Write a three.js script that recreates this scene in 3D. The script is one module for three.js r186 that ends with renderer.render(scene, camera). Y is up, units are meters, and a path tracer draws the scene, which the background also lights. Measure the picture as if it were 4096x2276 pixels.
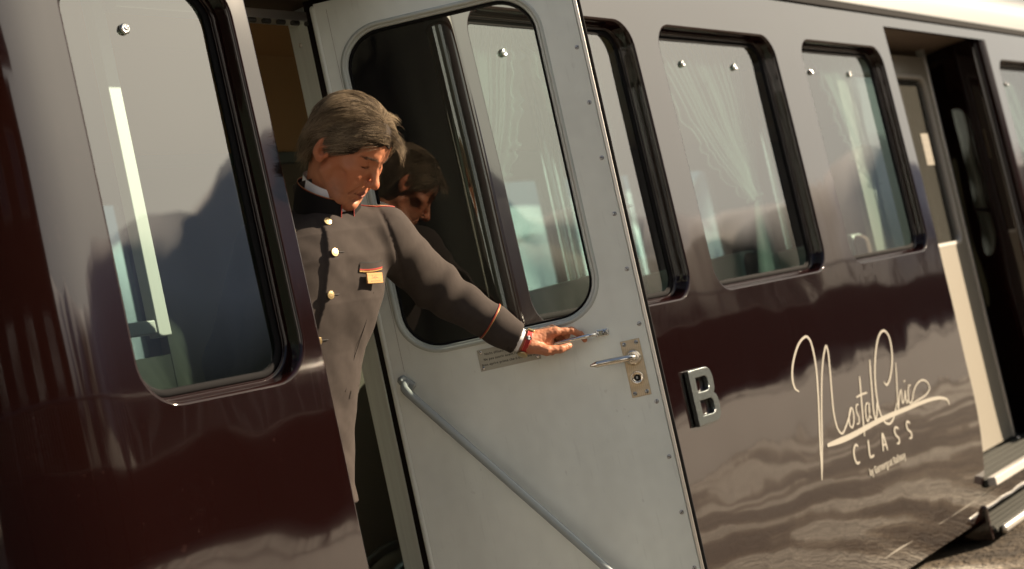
import * as THREE from 'three';
import { ImprovedNoise } from 'three/addons/math/ImprovedNoise.js';
import { mergeGeometries } from 'three/addons/utils/BufferGeometryUtils.js';
import { RoundedBoxGeometry } from 'three/addons/geometries/RoundedBoxGeometry.js';
import { FontLoader } from 'three/addons/loaders/FontLoader.js';
import { TextGeometry } from 'three/addons/geometries/TextGeometry.js';

// ---------------------------------------------------------------- camera, sky, sun, exposure
const RAD = Math.PI / 180;
const scene = new THREE.Scene();
const camera = new THREE.PerspectiveCamera(2 * Math.atan(1138 / 5500) / RAD, 4096 / 2276, 0.1, 60000);
camera.position.set(-2.987, 1.6, 2.334);
{
  const azimuth = 38 * RAD, pitch = Math.atan(275 / 5500);
  camera.lookAt(camera.position.x + Math.cos(azimuth) * Math.cos(pitch), camera.position.y + Math.sin(pitch), camera.position.z - Math.sin(azimuth) * Math.cos(pitch));
  camera.rotateZ(-12.45 * RAD);
}
camera.focus = 3.62;
camera.userData.fStop = 2.6;
camera.updateMatrixWorld();
const renderer = new THREE.WebGLRenderer();
renderer.toneMapping = THREE.LinearToneMapping;
renderer.toneMappingExposure = 3.0;
renderer.shadowMap.enabled = true;

const SUN_EL = 24 * RAD, SUN_AZ = 42 * RAD;                      // azimuth from +x towards +z
const sunDir = new THREE.Vector3(Math.cos(SUN_AZ) * Math.cos(SUN_EL), Math.sin(SUN_EL), Math.sin(SUN_AZ) * Math.cos(SUN_EL));
const noise3 = (() => { const n = new ImprovedNoise(); return (x, y, z) => n.noise(x + 100.3, y + 57.1, z + 31.7); })();
const fbm = (x, y, z, o = 4) => { let a = 0, s = 1, f = 1; for (let i = 0; i < o; i++) { a += s * noise3(x * f, y * f, z * f + i * 7.3); s *= 0.5; f *= 2.03; } return a; };
const mix = (a, b, t) => a + (b - a) * t;
const clamp = (x, a = 0, b = 1) => Math.min(b, Math.max(a, x));
const sstep = (a, b, x) => { const t = clamp((x - a) / (b - a)); return t * t * (3 - 2 * t); };
{
  const W = 1024, H = 512, data = new Float32Array(W * H * 4);
  for (let j = 0; j < H; j++) for (let i = 0; i < W; i++) {
    const el = ((j + 0.5) / H - 0.5) * Math.PI, az = ((i + 0.5) / W - 0.5) * 2 * Math.PI;
    const x = Math.cos(el) * Math.cos(az), y = Math.sin(el), z = Math.cos(el) * Math.sin(az);
    const g = Math.acos(clamp(x * sunDir.x + y * sunDir.y + z * sunDir.z, -1, 1)) / RAD;
    const up = Math.pow(clamp(y), 0.55);
    const c = [mix(0.108, 0.019, up), mix(0.117, 0.038, up), mix(0.128, 0.078, up)];
    const veil = sstep(-0.25, 0.6, fbm(x * 2.2 / (y + 0.35), 3.0, z * 2.2 / (y + 0.35), 5)) * sstep(0.0, 0.2, y);
    for (let k = 0; k < 3; k++) c[k] = mix(c[k], [0.108, 0.117, 0.128][k], 0.45 * veil);
    const glow = 0.68 * Math.exp(-Math.pow(g / 33, 2.0)) + 0.12 * Math.exp(-g / 8);
    c[0] += glow; c[1] += glow * 0.88; c[2] += glow * 0.66;
    const o = (j * W + i) * 4;
    data[o] = c[0]; data[o + 1] = c[1]; data[o + 2] = c[2]; data[o + 3] = 1;
  }
  const sky = new THREE.DataTexture(data, W, H, THREE.RGBAFormat, THREE.FloatType);
  sky.mapping = THREE.EquirectangularReflectionMapping; sky.magFilter = THREE.LinearFilter; sky.needsUpdate = true;
  scene.background = sky; scene.environment = sky;
}
const sun = new THREE.DirectionalLight(new THREE.Color().setRGB(1.0, 0.80, 0.58), 5);
sun.position.copy(sunDir).multiplyScalar(40); sun.target.position.set(0, 1.5, 0);
sun.castShadow = true; sun.shadow.radius = 1;
sun.shadow.mapSize.set(4096, 4096);
Object.assign(sun.shadow.camera, { left: -9, right: 9, top: 7, bottom: -7, near: 1, far: 90 });
scene.add(sun, sun.target);

// ---------------------------------------------------------------- helpers
let seed = 7;
const rnd = () => { seed = (seed * 1664525 + 1013904223) >>> 0; return seed / 4294967296; };
const V = (x, y, z) => new THREE.Vector3(x, y, z);
function add(parent, name, geo, mat) {
  const m = new THREE.Mesh(geo, mat); m.name = name; m.castShadow = m.receiveShadow = true; parent.add(m); return m;
}
function grp(parent, name, x = 0, y = 0, z = 0) { const g = new THREE.Group(); g.name = name; g.position.set(x, y, z); parent.add(g); return g; }
function tag(o, label, category, group) { o.userData.label = label; o.userData.category = category; if (group) o.userData.group = group; return o; }
const lin = (r, g, b) => new THREE.Color().setRGB(r, g, b);
const std = (c, roughness = 0.6, extra = {}) => new THREE.MeshStandardMaterial({ color: c, roughness, ...extra });
const phy = (c, roughness = 0.6, extra = {}) => new THREE.MeshPhysicalMaterial({ color: c, roughness, ...extra });
function box(x0, x1, y0, y1, z0, z1, r = 0) {
  const w = x1 - x0, h = y1 - y0, d = z1 - z0;
  const g = r ? new RoundedBoxGeometry(w, h, d, 2, Math.min(r, w / 2.01, h / 2.01, d / 2.01)) : new THREE.BoxGeometry(w, h, d);
  g.translate((x0 + x1) / 2, (y0 + y1) / 2, (z0 + z1) / 2); return g;
}
const plain = (g) => { const h = g.index ? g.toNonIndexed() : g; for (const k of Object.keys(h.attributes)) if (!['position', 'normal', 'uv'].includes(k)) h.deleteAttribute(k); return h; };
const merge = (list) => mergeGeometries(list.map(plain));
function tube(points, r, seg = 24, rad = 8, closed = false) {
  const p = points.map((q) => (q.isVector3 ? q : V(...q)));
  return new THREE.TubeGeometry(new THREE.CatmullRomCurve3(p, closed, 'centripetal'), seg, r, rad, closed);
}
function rod(a, b, r, rad = 12) {
  const A = V(...a), B = V(...b), d = B.clone().sub(A), g = new THREE.CylinderGeometry(r, r, d.length(), rad, 1);
  g.applyQuaternion(new THREE.Quaternion().setFromUnitVectors(V(0, 1, 0), d.normalize())); g.translate((A.x + B.x) / 2, (A.y + B.y) / 2, (A.z + B.z) / 2); return g;
}
// a surface of revolution round +z, profile as [radius, z]
function lathe(profile, seg = 20) { let a = 0; for (let i = 1; i < profile.length; i++) a += (profile[i][0] + profile[i - 1][0]) * (profile[i][1] - profile[i - 1][1]); const pf = a < 0 ? [...profile].reverse() : profile; const g = new THREE.LatheGeometry(pf.map(([r, z]) => new THREE.Vector2(r, z)), seg); g.rotateX(Math.PI / 2); return g; }
function gridGeo(nu, nv, fn, uvFn) {                                  // fn(u, v) -> [x, y, z], u, v in 0..1
  const p = [], uv = [], idx = [];
  for (let j = 0; j <= nv; j++) for (let i = 0; i <= nu; i++) { const q = fn(i / nu, j / nv); p.push(...q); uv.push(...(uvFn ? uvFn(i / nu, j / nv) : [q[0], q[1]])); }
  for (let j = 0; j < nv; j++) for (let i = 0; i < nu; i++) { const a = j * (nu + 1) + i, b = a + 1, c = a + nu + 1, d = c + 1; idx.push(a, b, d, a, d, c); }
  const g = new THREE.BufferGeometry();
  g.setAttribute('position', new THREE.Float32BufferAttribute(p, 3)); g.setAttribute('uv', new THREE.Float32BufferAttribute(uv, 2)); g.setIndex(idx); g.computeVertexNormals(); return g;
}
function noiseTex(w, h, fn, srgb = false) {                           // fn(u, v) -> grey or [r, g, b], 0..1
  const d = new Uint8Array(w * h * 4);
  for (let j = 0; j < h; j++) for (let i = 0; i < w; i++) { const c = fn(i / w, j / h), o = (j * w + i) * 4; const a = Array.isArray(c) ? c : [c, c, c]; for (let k = 0; k < 3; k++) d[o + k] = clamp(a[k]) * 255; d[o + 3] = 255; }
  const t = new THREE.DataTexture(d, w, h); t.wrapS = t.wrapT = THREE.RepeatWrapping; t.magFilter = THREE.LinearFilter; if (srgb) t.colorSpace = THREE.SRGBColorSpace; t.needsUpdate = true; return t;
}
// noise that tiles: period p cells over 0..1
const tileNoise = (u, v, p, s = 0) => { const a = u * 2 * Math.PI, b = v * 2 * Math.PI, r = p / 6.283; return noise3(Math.cos(a) * r + s, Math.sin(a) * r, Math.cos(b) * r) * 0.5 + noise3(Math.sin(b) * r + s, Math.cos(a) * r + 9, Math.sin(a) * r) * 0.5; };
// rounded rectangle outline, counter-clockwise from the right end of the bottom edge
function rrect(xl, xr, yb, yt, r, nc = 10, ns = 14) {
  const o = [], cs = [[xr - r, yb + r, -90], [xr - r, yt - r, 0], [xl + r, yt - r, 90], [xl + r, yb + r, 180]];
  for (let c = 0; c < 4; c++) {
    const [cx, cy, a0] = cs[c];
    for (let i = 0; i <= nc; i++) { const a = (a0 + 90 * i / nc) * RAD; o.push([cx + r * Math.cos(a), cy + r * Math.sin(a)]); }
    const [nx, ny, na] = cs[(c + 1) % 4], a = o[o.length - 1], b = [nx + r * Math.cos(na * RAD), ny + r * Math.sin(na * RAD)];
    for (let i = 1; i < ns; i++) o.push([mix(a[0], b[0], i / ns), mix(a[1], b[1], i / ns)]);
  }
  return o;
}
// a frame swept round a rounded rectangle: rows of [inset, z]
function frame(rect, rows, zAt = () => 0) {
  const [xl, xr, yb, yt, r] = rect, p = [], idx = []; let n = 0;
  for (const [ins, z] of rows) { const o = rrect(xl + ins, xr - ins, yb + ins, yt - ins, Math.max(0.004, r - ins)); n = o.length; for (const [x, y] of o) p.push(x, y, z + zAt(x, y)); }
  for (let j = 0; j < rows.length - 1; j++) for (let i = 0; i < n; i++) { const a = j * n + i, b = j * n + (i + 1) % n, c = a + n, d = b + n; idx.push(a, b, d, a, d, c); }
  const g = new THREE.BufferGeometry(); g.setAttribute('position', new THREE.Float32BufferAttribute(p, 3));
  g.setAttribute('uv', new THREE.Float32BufferAttribute(p.filter((_, i) => i % 3 !== 2), 2)); g.setIndex(idx); g.computeVertexNormals(); return g;
}
function paneGeo(rect, ins, z) { const s = new THREE.Shape(rrect(rect[0] + ins, rect[1] - ins, rect[2] + ins, rect[3] - ins, Math.max(0.004, rect[4] - ins)).map(([x, y]) => new THREE.Vector2(x, y))); const g = new THREE.ShapeGeometry(s); g.translate(0, 0, z); return g; }

// ---------------------------------------------------------------- materials
const peel = noiseTex(256, 256, (u, v) => 0.5 + 0.5 * tileNoise(u, v, 24) + 0.25 * tileNoise(u, v, 60, 4));
const peelAt = (metres) => { const t = peel.clone(); t.repeat.set(1 / metres, 1 / metres); t.needsUpdate = true; return t; };
const dust = noiseTex(1024, 1024, (u, v) => { const a = tileNoise(u, v, 90, 3), b = tileNoise(u, v, 9, 8), s = tileNoise(u, v, 170, 5); const m = sstep(0.40, 0.50, a) * sstep(0.0, 0.3, b) * 0.3 + sstep(0.44, 0.5, s) * sstep(-0.1, 0.2, b) * 0.6; return [mix(0.066, 0.19, m), mix(0.018, 0.13, m), mix(0.015, 0.12, m)]; }, true);
dust.repeat.set(1 / 0.9, 1 / 0.9);
const scuff = noiseTex(1024, 1024, (u, v) => { const a = tileNoise(u, v, 6), b = tileNoise(u, v, 30, 3), st = tileNoise(u, v * 0.16, 120, 6), k = 0.965 + 0.05 * a + 0.03 * b - 0.05 * sstep(0.42, 0.52, tileNoise(u, v, 75, 2)) * sstep(0.0, 0.3, a) - 0.02 * sstep(0.3, 0.5, st); return [k, k, k * 0.995]; }, true);
const M = {
  paint: phy(0xffffff, 0.06, { map: dust, clearcoat: 1, clearcoatRoughness: 0.02, ior: 1.72 }),
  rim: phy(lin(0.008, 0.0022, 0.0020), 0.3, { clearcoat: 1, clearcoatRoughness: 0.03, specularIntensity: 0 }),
  rubber: phy(lin(0.010, 0.010, 0.011), 0.8, { specularIntensity: 0.15 }),
  glass: phy(lin(0.40, 0.56, 0.53), 0.0, { transmission: 1, thickness: 0, ior: 2.5 }),
  doorGlass: phy(lin(0.86, 0.92, 0.89), 0.0, { transmission: 1, thickness: 0, ior: 1.62 }),
  grey: phy(lin(0.76, 0.83, 0.80), 0.38, { map: scuff, clearcoat: 1, ior: 1.7, clearcoatRoughness: 0.09, bumpMap: peelAt(0.09), bumpScale: 0.00009 }),
  barPaint: phy(lin(0.30, 0.35, 0.36), 0.25, { clearcoat: 0.6, clearcoatRoughness: 0.1 }),
  letterMetal: std(lin(0.24, 0.275, 0.28), 0.2, { metalness: 1, bumpMap: peelAt(0.06), bumpScale: 0.0008 }),
  greyTrim: phy(lin(0.42, 0.47, 0.45), 0.3, { clearcoat: 0.5, clearcoatRoughness: 0.1 }),
  alu: std(lin(0.72, 0.71, 0.68), 0.32, { metalness: 0.9 }),
  chrome: std(lin(0.78, 0.78, 0.77), 0.09, { metalness: 1 }),
  nickel: std(lin(0.78, 0.71, 0.60), 0.2, { metalness: 1, roughnessMap: null }),
  steel: std(lin(0.40, 0.42, 0.43), 0.3, { metalness: 1 }),
  darkSteel: std(lin(0.16, 0.16, 0.16), 0.4, { metalness: 1 }),
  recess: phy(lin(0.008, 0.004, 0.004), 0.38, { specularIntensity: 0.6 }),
  black: std(lin(0.006, 0.006, 0.006), 0.7),
  brown: std(lin(0.42, 0.22, 0.10), 0.6),
  liner: std(lin(0.11, 0.115, 0.105), 0.6),
  darkLiner: std(lin(0.17, 0.16, 0.14), 0.8),
  panel: std(lin(0.12, 0.085, 0.06), 0.7),
  roof: phy(lin(0.10, 0.11, 0.115), 0.4, { clearcoat: 0.3, clearcoatRoughness: 0.2 }),
  cream: phy(lin(0.23, 0.215, 0.18), 0.4, { clearcoat: 0.4, clearcoatRoughness: 0.2 }),
  white: std(lin(0.42, 0.41, 0.385), 0.4),
  letter: std(lin(0.26, 0.25, 0.22), 0.4),
  mat: std(lin(0.03, 0.032, 0.026), 0.85),
  seat: std(lin(0.12, 0.06, 0.045), 0.9),
  smoked: phy(lin(0.05, 0.05, 0.045), 0.06, { clearcoat: 1 }),
  wood: std(lin(0.045, 0.03, 0.02), 0.8),
  asphalt: std(lin(0.05, 0.047, 0.044), 0.9),
  concrete: std(lin(0.055, 0.052, 0.048), 0.9),
};

// ---------------------------------------------------------------- setting: ground, terrain
const GY = 0.29;
{
  const gravel = noiseTex(2048, 2048, (u, v) => { const a = tileNoise(u, v, 150), b = tileNoise(u, v, 380, 3), c = tileNoise(u, v, 9, 6) + 0.5 * tileNoise(u, v, 22, 11), k = 0.86 + 0.30 * a + 0.24 * b, w = sstep(-0.02, 0.14, c), m = sstep(0.12, -0.28, c); return [k * (mix(0.45, 0.66, w) - 0.20 * m), k * (mix(0.405, 0.635, w) - 0.20 * m), k * (mix(0.345, 0.59, w) - 0.20 * m)]; }, true);
  const bump = noiseTex(1024, 1024, (u, v) => 0.5 + 0.5 * tileNoise(u, v, 70) + 0.35 * tileNoise(u, v, 150, 3));
  gravel.repeat.set(1 / 7, 1 / 7); bump.repeat.set(1 / 1.7, 1 / 1.7);
  const g = new THREE.CircleGeometry(48, 96); g.rotateX(-Math.PI / 2); g.translate(0, GY, 0);
  const uv = g.attributes.uv, p = g.attributes.position; for (let i = 0; i < uv.count; i++) uv.setXY(i, p.getX(i), p.getZ(i));
  const o = add(scene, 'ground', g, std(0xffffff, 0.95, { map: gravel, bumpMap: bump, bumpScale: 0.02 })); o.userData.kind = 'structure'; o.userData.label = 'pale sunlit gravel under and beside the carriage';
}
{
  // terrain beyond the terrace: a wooded valley, then mountains; heights by azimuth (degrees from +x towards +z)
  const ridge = (az) => {                                             // elevation of the skyline in degrees
    const t = ((az % 360) + 360) % 360;
    const key = [[0, 3.2], [14, 3.4], [20, 3.9], [23, 5.2], [26, 4.5], [30, 4.3], [36, 6.0], [41, 12.5], [45, 12.3], [48, 11.0], [51, 9.4], [54, 8.2], [62, 6.5], [80, 8], [112, 15], [126, 20], [165, 20], [185, 16], [230, 8], [300, 7], [340, 5], [360, 3.2]];
    let k = 0; while (key[k + 1][0] < t) k++;
    return mix(key[k][1], key[k + 1][1], sstep(key[k][0], key[k + 1][0], t));
  };
  const rs = [46, 52, 60, 75, 100, 150, 250, 450, 800, 1300, 1900, 2500, 3100, 3700, 4300, 4900, 5500, 6200, 7500];
  const NA = 540, p = [], col = [], idx = [];
  for (let i = 0; i <= NA; i++) for (let j = 0; j < rs.length; j++) {
    const az = (i % NA) / NA * 360, r = rs[j], x = r * Math.cos(az * RAD), z = r * Math.sin(az * RAD);
    const top = Math.tan(ridge(az) * RAD) * 5500;
    let y = GY - 0.4;
    y -= sstep(46, 450, r) * 190;
    const m = sstep(1500, 5500, r) - 1.2 * sstep(5500, 9500, r);
    y += Math.max(0, m) * (top + 190) + sstep(900, 2500, r) * 1.0 * fbm(x / 900, 2, z / 900, 5) * 260 * (1 - 0.75 * sstep(4800, 5500, r));
    if (r >= 4900 && r < 7000) y += fbm(x / 420, 5, z / 420, 4) * 40;
    p.push(x, y, z);
    const n = fbm(x / 500, 1, z / 500, 5), dark = sstep(141, 143, az) * sstep(164, 161, az), drift = Math.max(sstep(104, 110, az) * sstep(200, 190, az) * (1 - dark), sstep(255, 270, az) * sstep(345, 330, az)), line = 160 + 1900 * dark - 2500 * drift, wood = sstep(60, 150, r) * (1 - sstep(line - 100, line + 100, y + n * 260)), snow = Math.max(sstep(150, 420, y + n * 330), drift * sstep(-0.6, -0.2, n) * 1.25);
    let c = [0.16, 0.15, 0.13];
    c = c.map((v, k) => mix(v, [0.66, 0.70, 0.76][k], 0.8 * snow));
    c = c.map((v, k) => mix(v, [0.022, 0.026, 0.018][k], wood));
    if (r < 60) c = [0.20, 0.17, 0.13];
    col.push(...c);
  }
  const n = rs.length;
  for (let i = 0; i < NA; i++) for (let j = 0; j < n - 1; j++) { const a = i * n + j, b = a + 1, c = a + n, d = c + 1; idx.push(a, c, b, b, c, d); }
  const g = new THREE.BufferGeometry(); g.setAttribute('position', new THREE.Float32BufferAttribute(p, 3)); g.setAttribute('color', new THREE.Float32BufferAttribute(col, 3)); g.setIndex(idx); g.computeVertexNormals();
  const o = add(scene, 'mountain_terrain', g, std(0xffffff, 1, { vertexColors: true })); o.userData.kind = 'structure';
}
{
  const g = new THREE.PlaneGeometry(64, 6.2, 1, 1); g.rotateX(-Math.PI / 2); g.translate(8, GY + 0.004, 6.85);
  add(scene, 'path', g, M.asphalt).userData.kind = 'structure';
}
// terrace wall with a railing on it: what the glossy side of the carriage mirrors
{
  const w = grp(scene, 'terrace_wall', 15, GY, 10);
  tag(w, 'low dark stone terrace wall with a steel railing on top', 'wall');
  for (let k = 0; k < 24; k++) { const x = -22 + k * 2; add(w, 'wall_panel', box(x + 0.006, x + 1.994, 0, 1.16 + 0.03 * noise3(k, 2, 1), 0, 0.3, 0.02), M.concrete); add(w, 'railing_post', box(x - 0.03, x + 0.03, 1.16, 1.80, 0.12, 0.18), M.darkSteel); }
  add(w, 'top_rail', rod([-22, 1.82, 0.15], [26, 1.82, 0.15], 0.035, 8), M.darkSteel);
  for (let k = 0; k < 192; k++) add(w, 'baluster', k ? w.userData.b : (w.userData.b = box(-0.008, 0.008, 1.17, 1.80, 0.142, 0.158)), M.steel).position.x = -22 + 0.125 + k * 0.25;
  delete w.userData.b;
}
// station building across the terrace, mirrored in the rounded nose
{
  const b = grp(scene, 'station_building', -4.2, GY, 14);
  tag(b, 'dark timber station building with a pitched roof across the terrace', 'building');
  add(b, 'stone_base', box(-6.0, 6.0, 0, 1.1, 0, 6, 0.03), M.concrete);
  for (let k = 0; k < 60; k++) add(b, 'wall_board', box(-5.95 + k * 0.2, -5.763 + k * 0.2, 1.1, 6.4, 0.05, 0.09 + 0.012 * (k % 2)), M.wood);
  add(b, 'wall', box(-5.9, 5.9, 1.1, 6.4, 0.1, 5.9), M.wood);
  for (let k = 0; k < 5; k++) for (const y of [2.0, 4.4]) { const w = grp(b, 'building_window', -4.6 + k * 2.3, y, 0.04); add(w, 'window_frame', box(-0.55, 0.55, 0, 1.3, -0.05, 0.0, 0.01), M.darkLiner); add(w, 'window_pane', box(-0.46, 0.46, 0.08, 1.22, -0.06, -0.051), M.smoked); }
  const sh = new THREE.Shape([[-1.0, 6.2], [3, 9.4], [7.0, 6.2], [7.0, 6.45], [3, 9.7], [-1.0, 6.45]].map(([z, y]) => new THREE.Vector2(z, y)));
  add(b, 'building_roof', new THREE.ExtrudeGeometry(sh, { depth: 13, bevelEnabled: false }).rotateY(-Math.PI / 2).translate(6.5, 0, 0), M.concrete);
}
// track
for (const [z, w] of [[-0.80, 'nearer'], [-1.80, 'farther']]) {
  const s = new THREE.Shape([[-0.05, 0], [0.05, 0], [0.05, 0.012], [0.01, 0.022], [0.01, 0.075], [0.028, 0.085], [0.028, 0.11], [-0.028, 0.11], [-0.028, 0.085], [-0.01, 0.075], [-0.01, 0.022], [-0.05, 0.012]].map(([a, b]) => new THREE.Vector2(a, b)));
  const g = new THREE.ExtrudeGeometry(s, { depth: 16, bevelEnabled: false }); g.rotateY(Math.PI / 2); g.translate(-6, 0, 0);
  const r = add(scene, 'rail', g, M.darkSteel); r.position.set(0, GY, z); tag(r, `rusty steel rail under the carriage, the ${w} of the two`, 'rail', 'rails of the track');
}

// ---------------------------------------------------------------- the carriage
const car = grp(scene, 'train_carriage', 0, 0, 0);
tag(car, 'glossy burgundy railway carriage with rounded windows and an open grey door', 'train carriage');
const FLOOR = 0.575, BOT = 0.41, TOP = 2.76, NOSE = -1.325, NR = 0.5;
const profile = (y) => (y > 1.5 ? -0.012 * (y - 1.5) * (y - 1.5) : 0) - (y < 0.98 ? 0.28 * (0.98 - y) * (0.98 - y) : 0);
function dent(s, y) {                                                  // the sheet metal is a little wavy, more so low down
  const low = 0.35 + 0.65 * sstep(1.75, 1.2, y);
  return low * (0.0020 * noise3(s * 2.3, y * 3.1, 1.5) + 0.0018 * noise3(s * 5.2, y * 4.6, 6.5) + 0.00022 * noise3(s * 11, y * 8, 2.5) + 0.00010 * noise3(s * 26, y * 5, 4.5));
}
function B(s, y) {
  const o = profile(y) + dent(s, y);
  if (s >= NOSE) return [s, y, o];
  const t = (NOSE - s) / NR, nx = -Math.sin(t), nz = Math.cos(t);
  return [NOSE + (NR + o) * nx, y, -NR + (NR + o) * nz];
}
function bodyNormal(s, y) {
  const e = 0.003, a = B(s - e, y), b = B(s + e, y), c = B(s, y - e), d = B(s, y + e);
  return V(b[0] - a[0], b[1] - a[1], b[2] - a[2]).cross(V(d[0] - c[0], d[1] - c[1], d[2] - c[2])).normalize();
}
function bodyGeo(pts, idx) {                                           // pts: [s, y]
  const p = [], n = [], uv = [];
  for (const [s, y] of pts) { p.push(...B(s, y)); const q = bodyNormal(s, y); n.push(q.x, q.y, q.z); uv.push(s, y); }
  const g = new THREE.BufferGeometry(); g.setAttribute('position', new THREE.Float32BufferAttribute(p, 3)); g.setAttribute('normal', new THREE.Float32BufferAttribute(n, 3)); g.setAttribute('uv', new THREE.Float32BufferAttribute(uv, 2)); g.setIndex(idx); return g;
}
function bodyPatch(s0, s1, y0, y1, cell = 0.02) {
  const nu = Math.max(1, Math.ceil((s1 - s0) / cell)), nv = Math.max(1, Math.ceil((y1 - y0) / cell)), pts = [], idx = [];
  for (let j = 0; j <= nv; j++) for (let i = 0; i <= nu; i++) pts.push([mix(s0, s1, i / nu), mix(y0, y1, j / nv)]);
  for (let j = 0; j < nv; j++) for (let i = 0; i < nu; i++) { const a = j * (nu + 1) + i, b = a + 1, c = a + nu + 1, d = c + 1; idx.push(a, b, d, a, d, c); }
  return bodyGeo(pts, idx);
}
function bodyRing(rect, s0, s1, y0, y1) {                              // sheet between a window hole and the box round it
  const o = rrect(...rect), n = o.length, rows = 10, pts = [], idx = [], cx = (s0 + s1) / 2, cy = (y0 + y1) / 2, per = [];
  for (const [x, y] of o) { const dx = x - cx, dy = y - cy, t = Math.min(dx > 0 ? (s1 - cx) / dx : dx < 0 ? (s0 - cx) / dx : 1e9, dy > 0 ? (y1 - cy) / dy : dy < 0 ? (y0 - cy) / dy : 1e9); per.push([cx + dx * t, cy + dy * t]); }
  // snap the nearest point of each corner onto the corner of the box
  for (const [x, y] of [[s0, y0], [s1, y0], [s1, y1], [s0, y1]]) { let b = 0, d = 1e9; per.forEach(([px, py], i) => { const q = (px - x) ** 2 + (py - y) ** 2; if (q < d) { d = q; b = i; } }); per[b] = [x, y]; }
  for (let j = 0; j <= rows; j++) for (let i = 0; i < n; i++) pts.push([mix(per[i][0], o[i][0], j / rows), mix(per[i][1], o[i][1], j / rows)]);
  for (let j = 0; j < rows; j++) for (let i = 0; i < n; i++) { const a = j * n + i, b = j * n + (i + 1) % n, c = a + n, d = b + n; idx.push(a, b, d, a, d, c); }
  return bodyGeo(pts, idx);
}
const WIN = [[-1.27, -0.80, 1.645, 2.615, 0.105], [0.068, 0.945, 1.655, 2.605, 0.095], [1.10, 1.975, 1.655, 2.605, 0.095], [2.205, 3.045, 1.655, 2.605, 0.095], [4.64, 5.48, 1.655, 2.605, 0.095]];
const D1L = -0.75, D1R = -0.04, D2L = 3.15, D2R = 4.46, END = 7.0, Y0 = 1.60, Y1 = 2.66, DTOP = 2.72;
{
  const parts = [];
  parts.push(bodyPatch(NOSE - NR * 1.75, -1.31, BOT, TOP, 0.03));
  const strip = (s0, s1, w) => { parts.push(bodyPatch(s0, s1, BOT, Y0)); if (w) parts.push(bodyRing(WIN[w - 1], s0, s1, Y0, Y1)); else parts.push(bodyPatch(s0, s1, Y0, Y1)); parts.push(bodyPatch(s0, s1, Y1, TOP)); };
  strip(-1.31, D1L - 0.006, 1);
  strip(D1R + 0.06, 1.02, 2); strip(1.02, 2.09, 3); strip(2.09, D2L - 0.006, 4);
  strip(D2R + 0.07, 5.55, 5); strip(5.55, END, 0);
  parts.push(bodyPatch(D1L - 0.006, D1R + 0.06, DTOP + 0.01, TOP)); parts.push(bodyPatch(D2L - 0.006, D2R + 0.07, DTOP - 0.012, TOP)); parts.push(bodyPatch(D2L - 0.006, D2R + 0.07, BOT + 0.03, 0.545));
  // rounded lips of the two left door edges, and the right corners that curl into the recess
  const lip = (s, y0, y1) => gridGeo(8, 60, (u, v) => { const y = mix(y0, y1, v), a = u * 90 * RAD, o = B(s - 0.006, y); return u < 0.999 ? [o[0] + 0.006 * Math.sin(a), y, o[2] - 0.006 * (1 - Math.cos(a))] : [o[0] + 0.006, y, o[2] - 0.07]; });
  parts.push(lip(D1L, BOT, DTOP + 0.01), lip(D2L, BOT, DTOP));
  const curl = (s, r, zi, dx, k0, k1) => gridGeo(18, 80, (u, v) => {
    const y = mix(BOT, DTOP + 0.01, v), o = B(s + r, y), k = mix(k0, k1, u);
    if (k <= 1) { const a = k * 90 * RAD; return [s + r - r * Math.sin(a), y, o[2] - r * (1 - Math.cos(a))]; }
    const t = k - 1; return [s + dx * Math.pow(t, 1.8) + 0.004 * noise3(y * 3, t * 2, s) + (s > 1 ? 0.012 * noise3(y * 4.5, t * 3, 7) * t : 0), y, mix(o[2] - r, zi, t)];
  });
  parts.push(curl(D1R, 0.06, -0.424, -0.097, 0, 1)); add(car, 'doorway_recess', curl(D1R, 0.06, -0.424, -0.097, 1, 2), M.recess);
  const shell = add(car, 'body_side', merge(parts), M.paint);
  shell.userData.label = 'glossy burgundy side panel';
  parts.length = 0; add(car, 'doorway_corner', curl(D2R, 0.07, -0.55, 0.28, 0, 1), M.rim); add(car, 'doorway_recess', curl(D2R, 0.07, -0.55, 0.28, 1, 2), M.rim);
}
// windows
function carWindow(rect, knobs) {
  const g = grp(car, 'window', 0, 0, 0), zAt = (x, y) => B(x, y)[2];
  add(g, 'window_frame', frame(rect, [[0, 0], [0.002, -0.0004], [0.005, -0.002], [0.008, -0.006], [0.010, -0.012], [0.0115, -0.028], [0.013, -0.044], [0.016, -0.0495], [0.0195, -0.0505], [0.0215, -0.0490], [0.0235, -0.0505], [0.0245, -0.057]], zAt), M.rim);
  add(g, 'gasket', frame(rect, [[0.0243, -0.058], [0.0250, -0.0535], [0.028, -0.0510], [0.033, -0.0500], [0.038, -0.0510], [0.041, -0.0535], [0.042, -0.060]], zAt), M.rubber);
  const zc = profile(2.13) - 0.057;
  const pane = add(g, 'window_pane', paneGeo(rect, 0.036, 0), M.glass);
  pane.geometry.translate(0, -2.13, 0); pane.position.set(0, 2.13, zc); pane.rotation.x = -0.012;
  for (const k of knobs) {
    const n = add(g, 'vent_knob', lathe([[0, 0.011], [0.004, 0.011], [0.0045, 0.009], [0.0065, 0.009], [0.008, 0.0105], [0.011, 0.0095], [0.0125, 0.006], [0.0125, 0.002], [0.006, 0.0], [0.006, -0.02]], 24), M.chrome);
    n.position.set(k, 2.482, zc - 0.004);
  }
  return g;
}
carWindow(WIN[0], [-1.075]).userData.label = 'narrow window beside the nose';
carWindow(WIN[1], [0.28, 0.662]); carWindow(WIN[2], [1.318, 1.702]); carWindow(WIN[3], [2.366, 2.751]); carWindow(WIN[4], [4.86, 5.25]);
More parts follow.
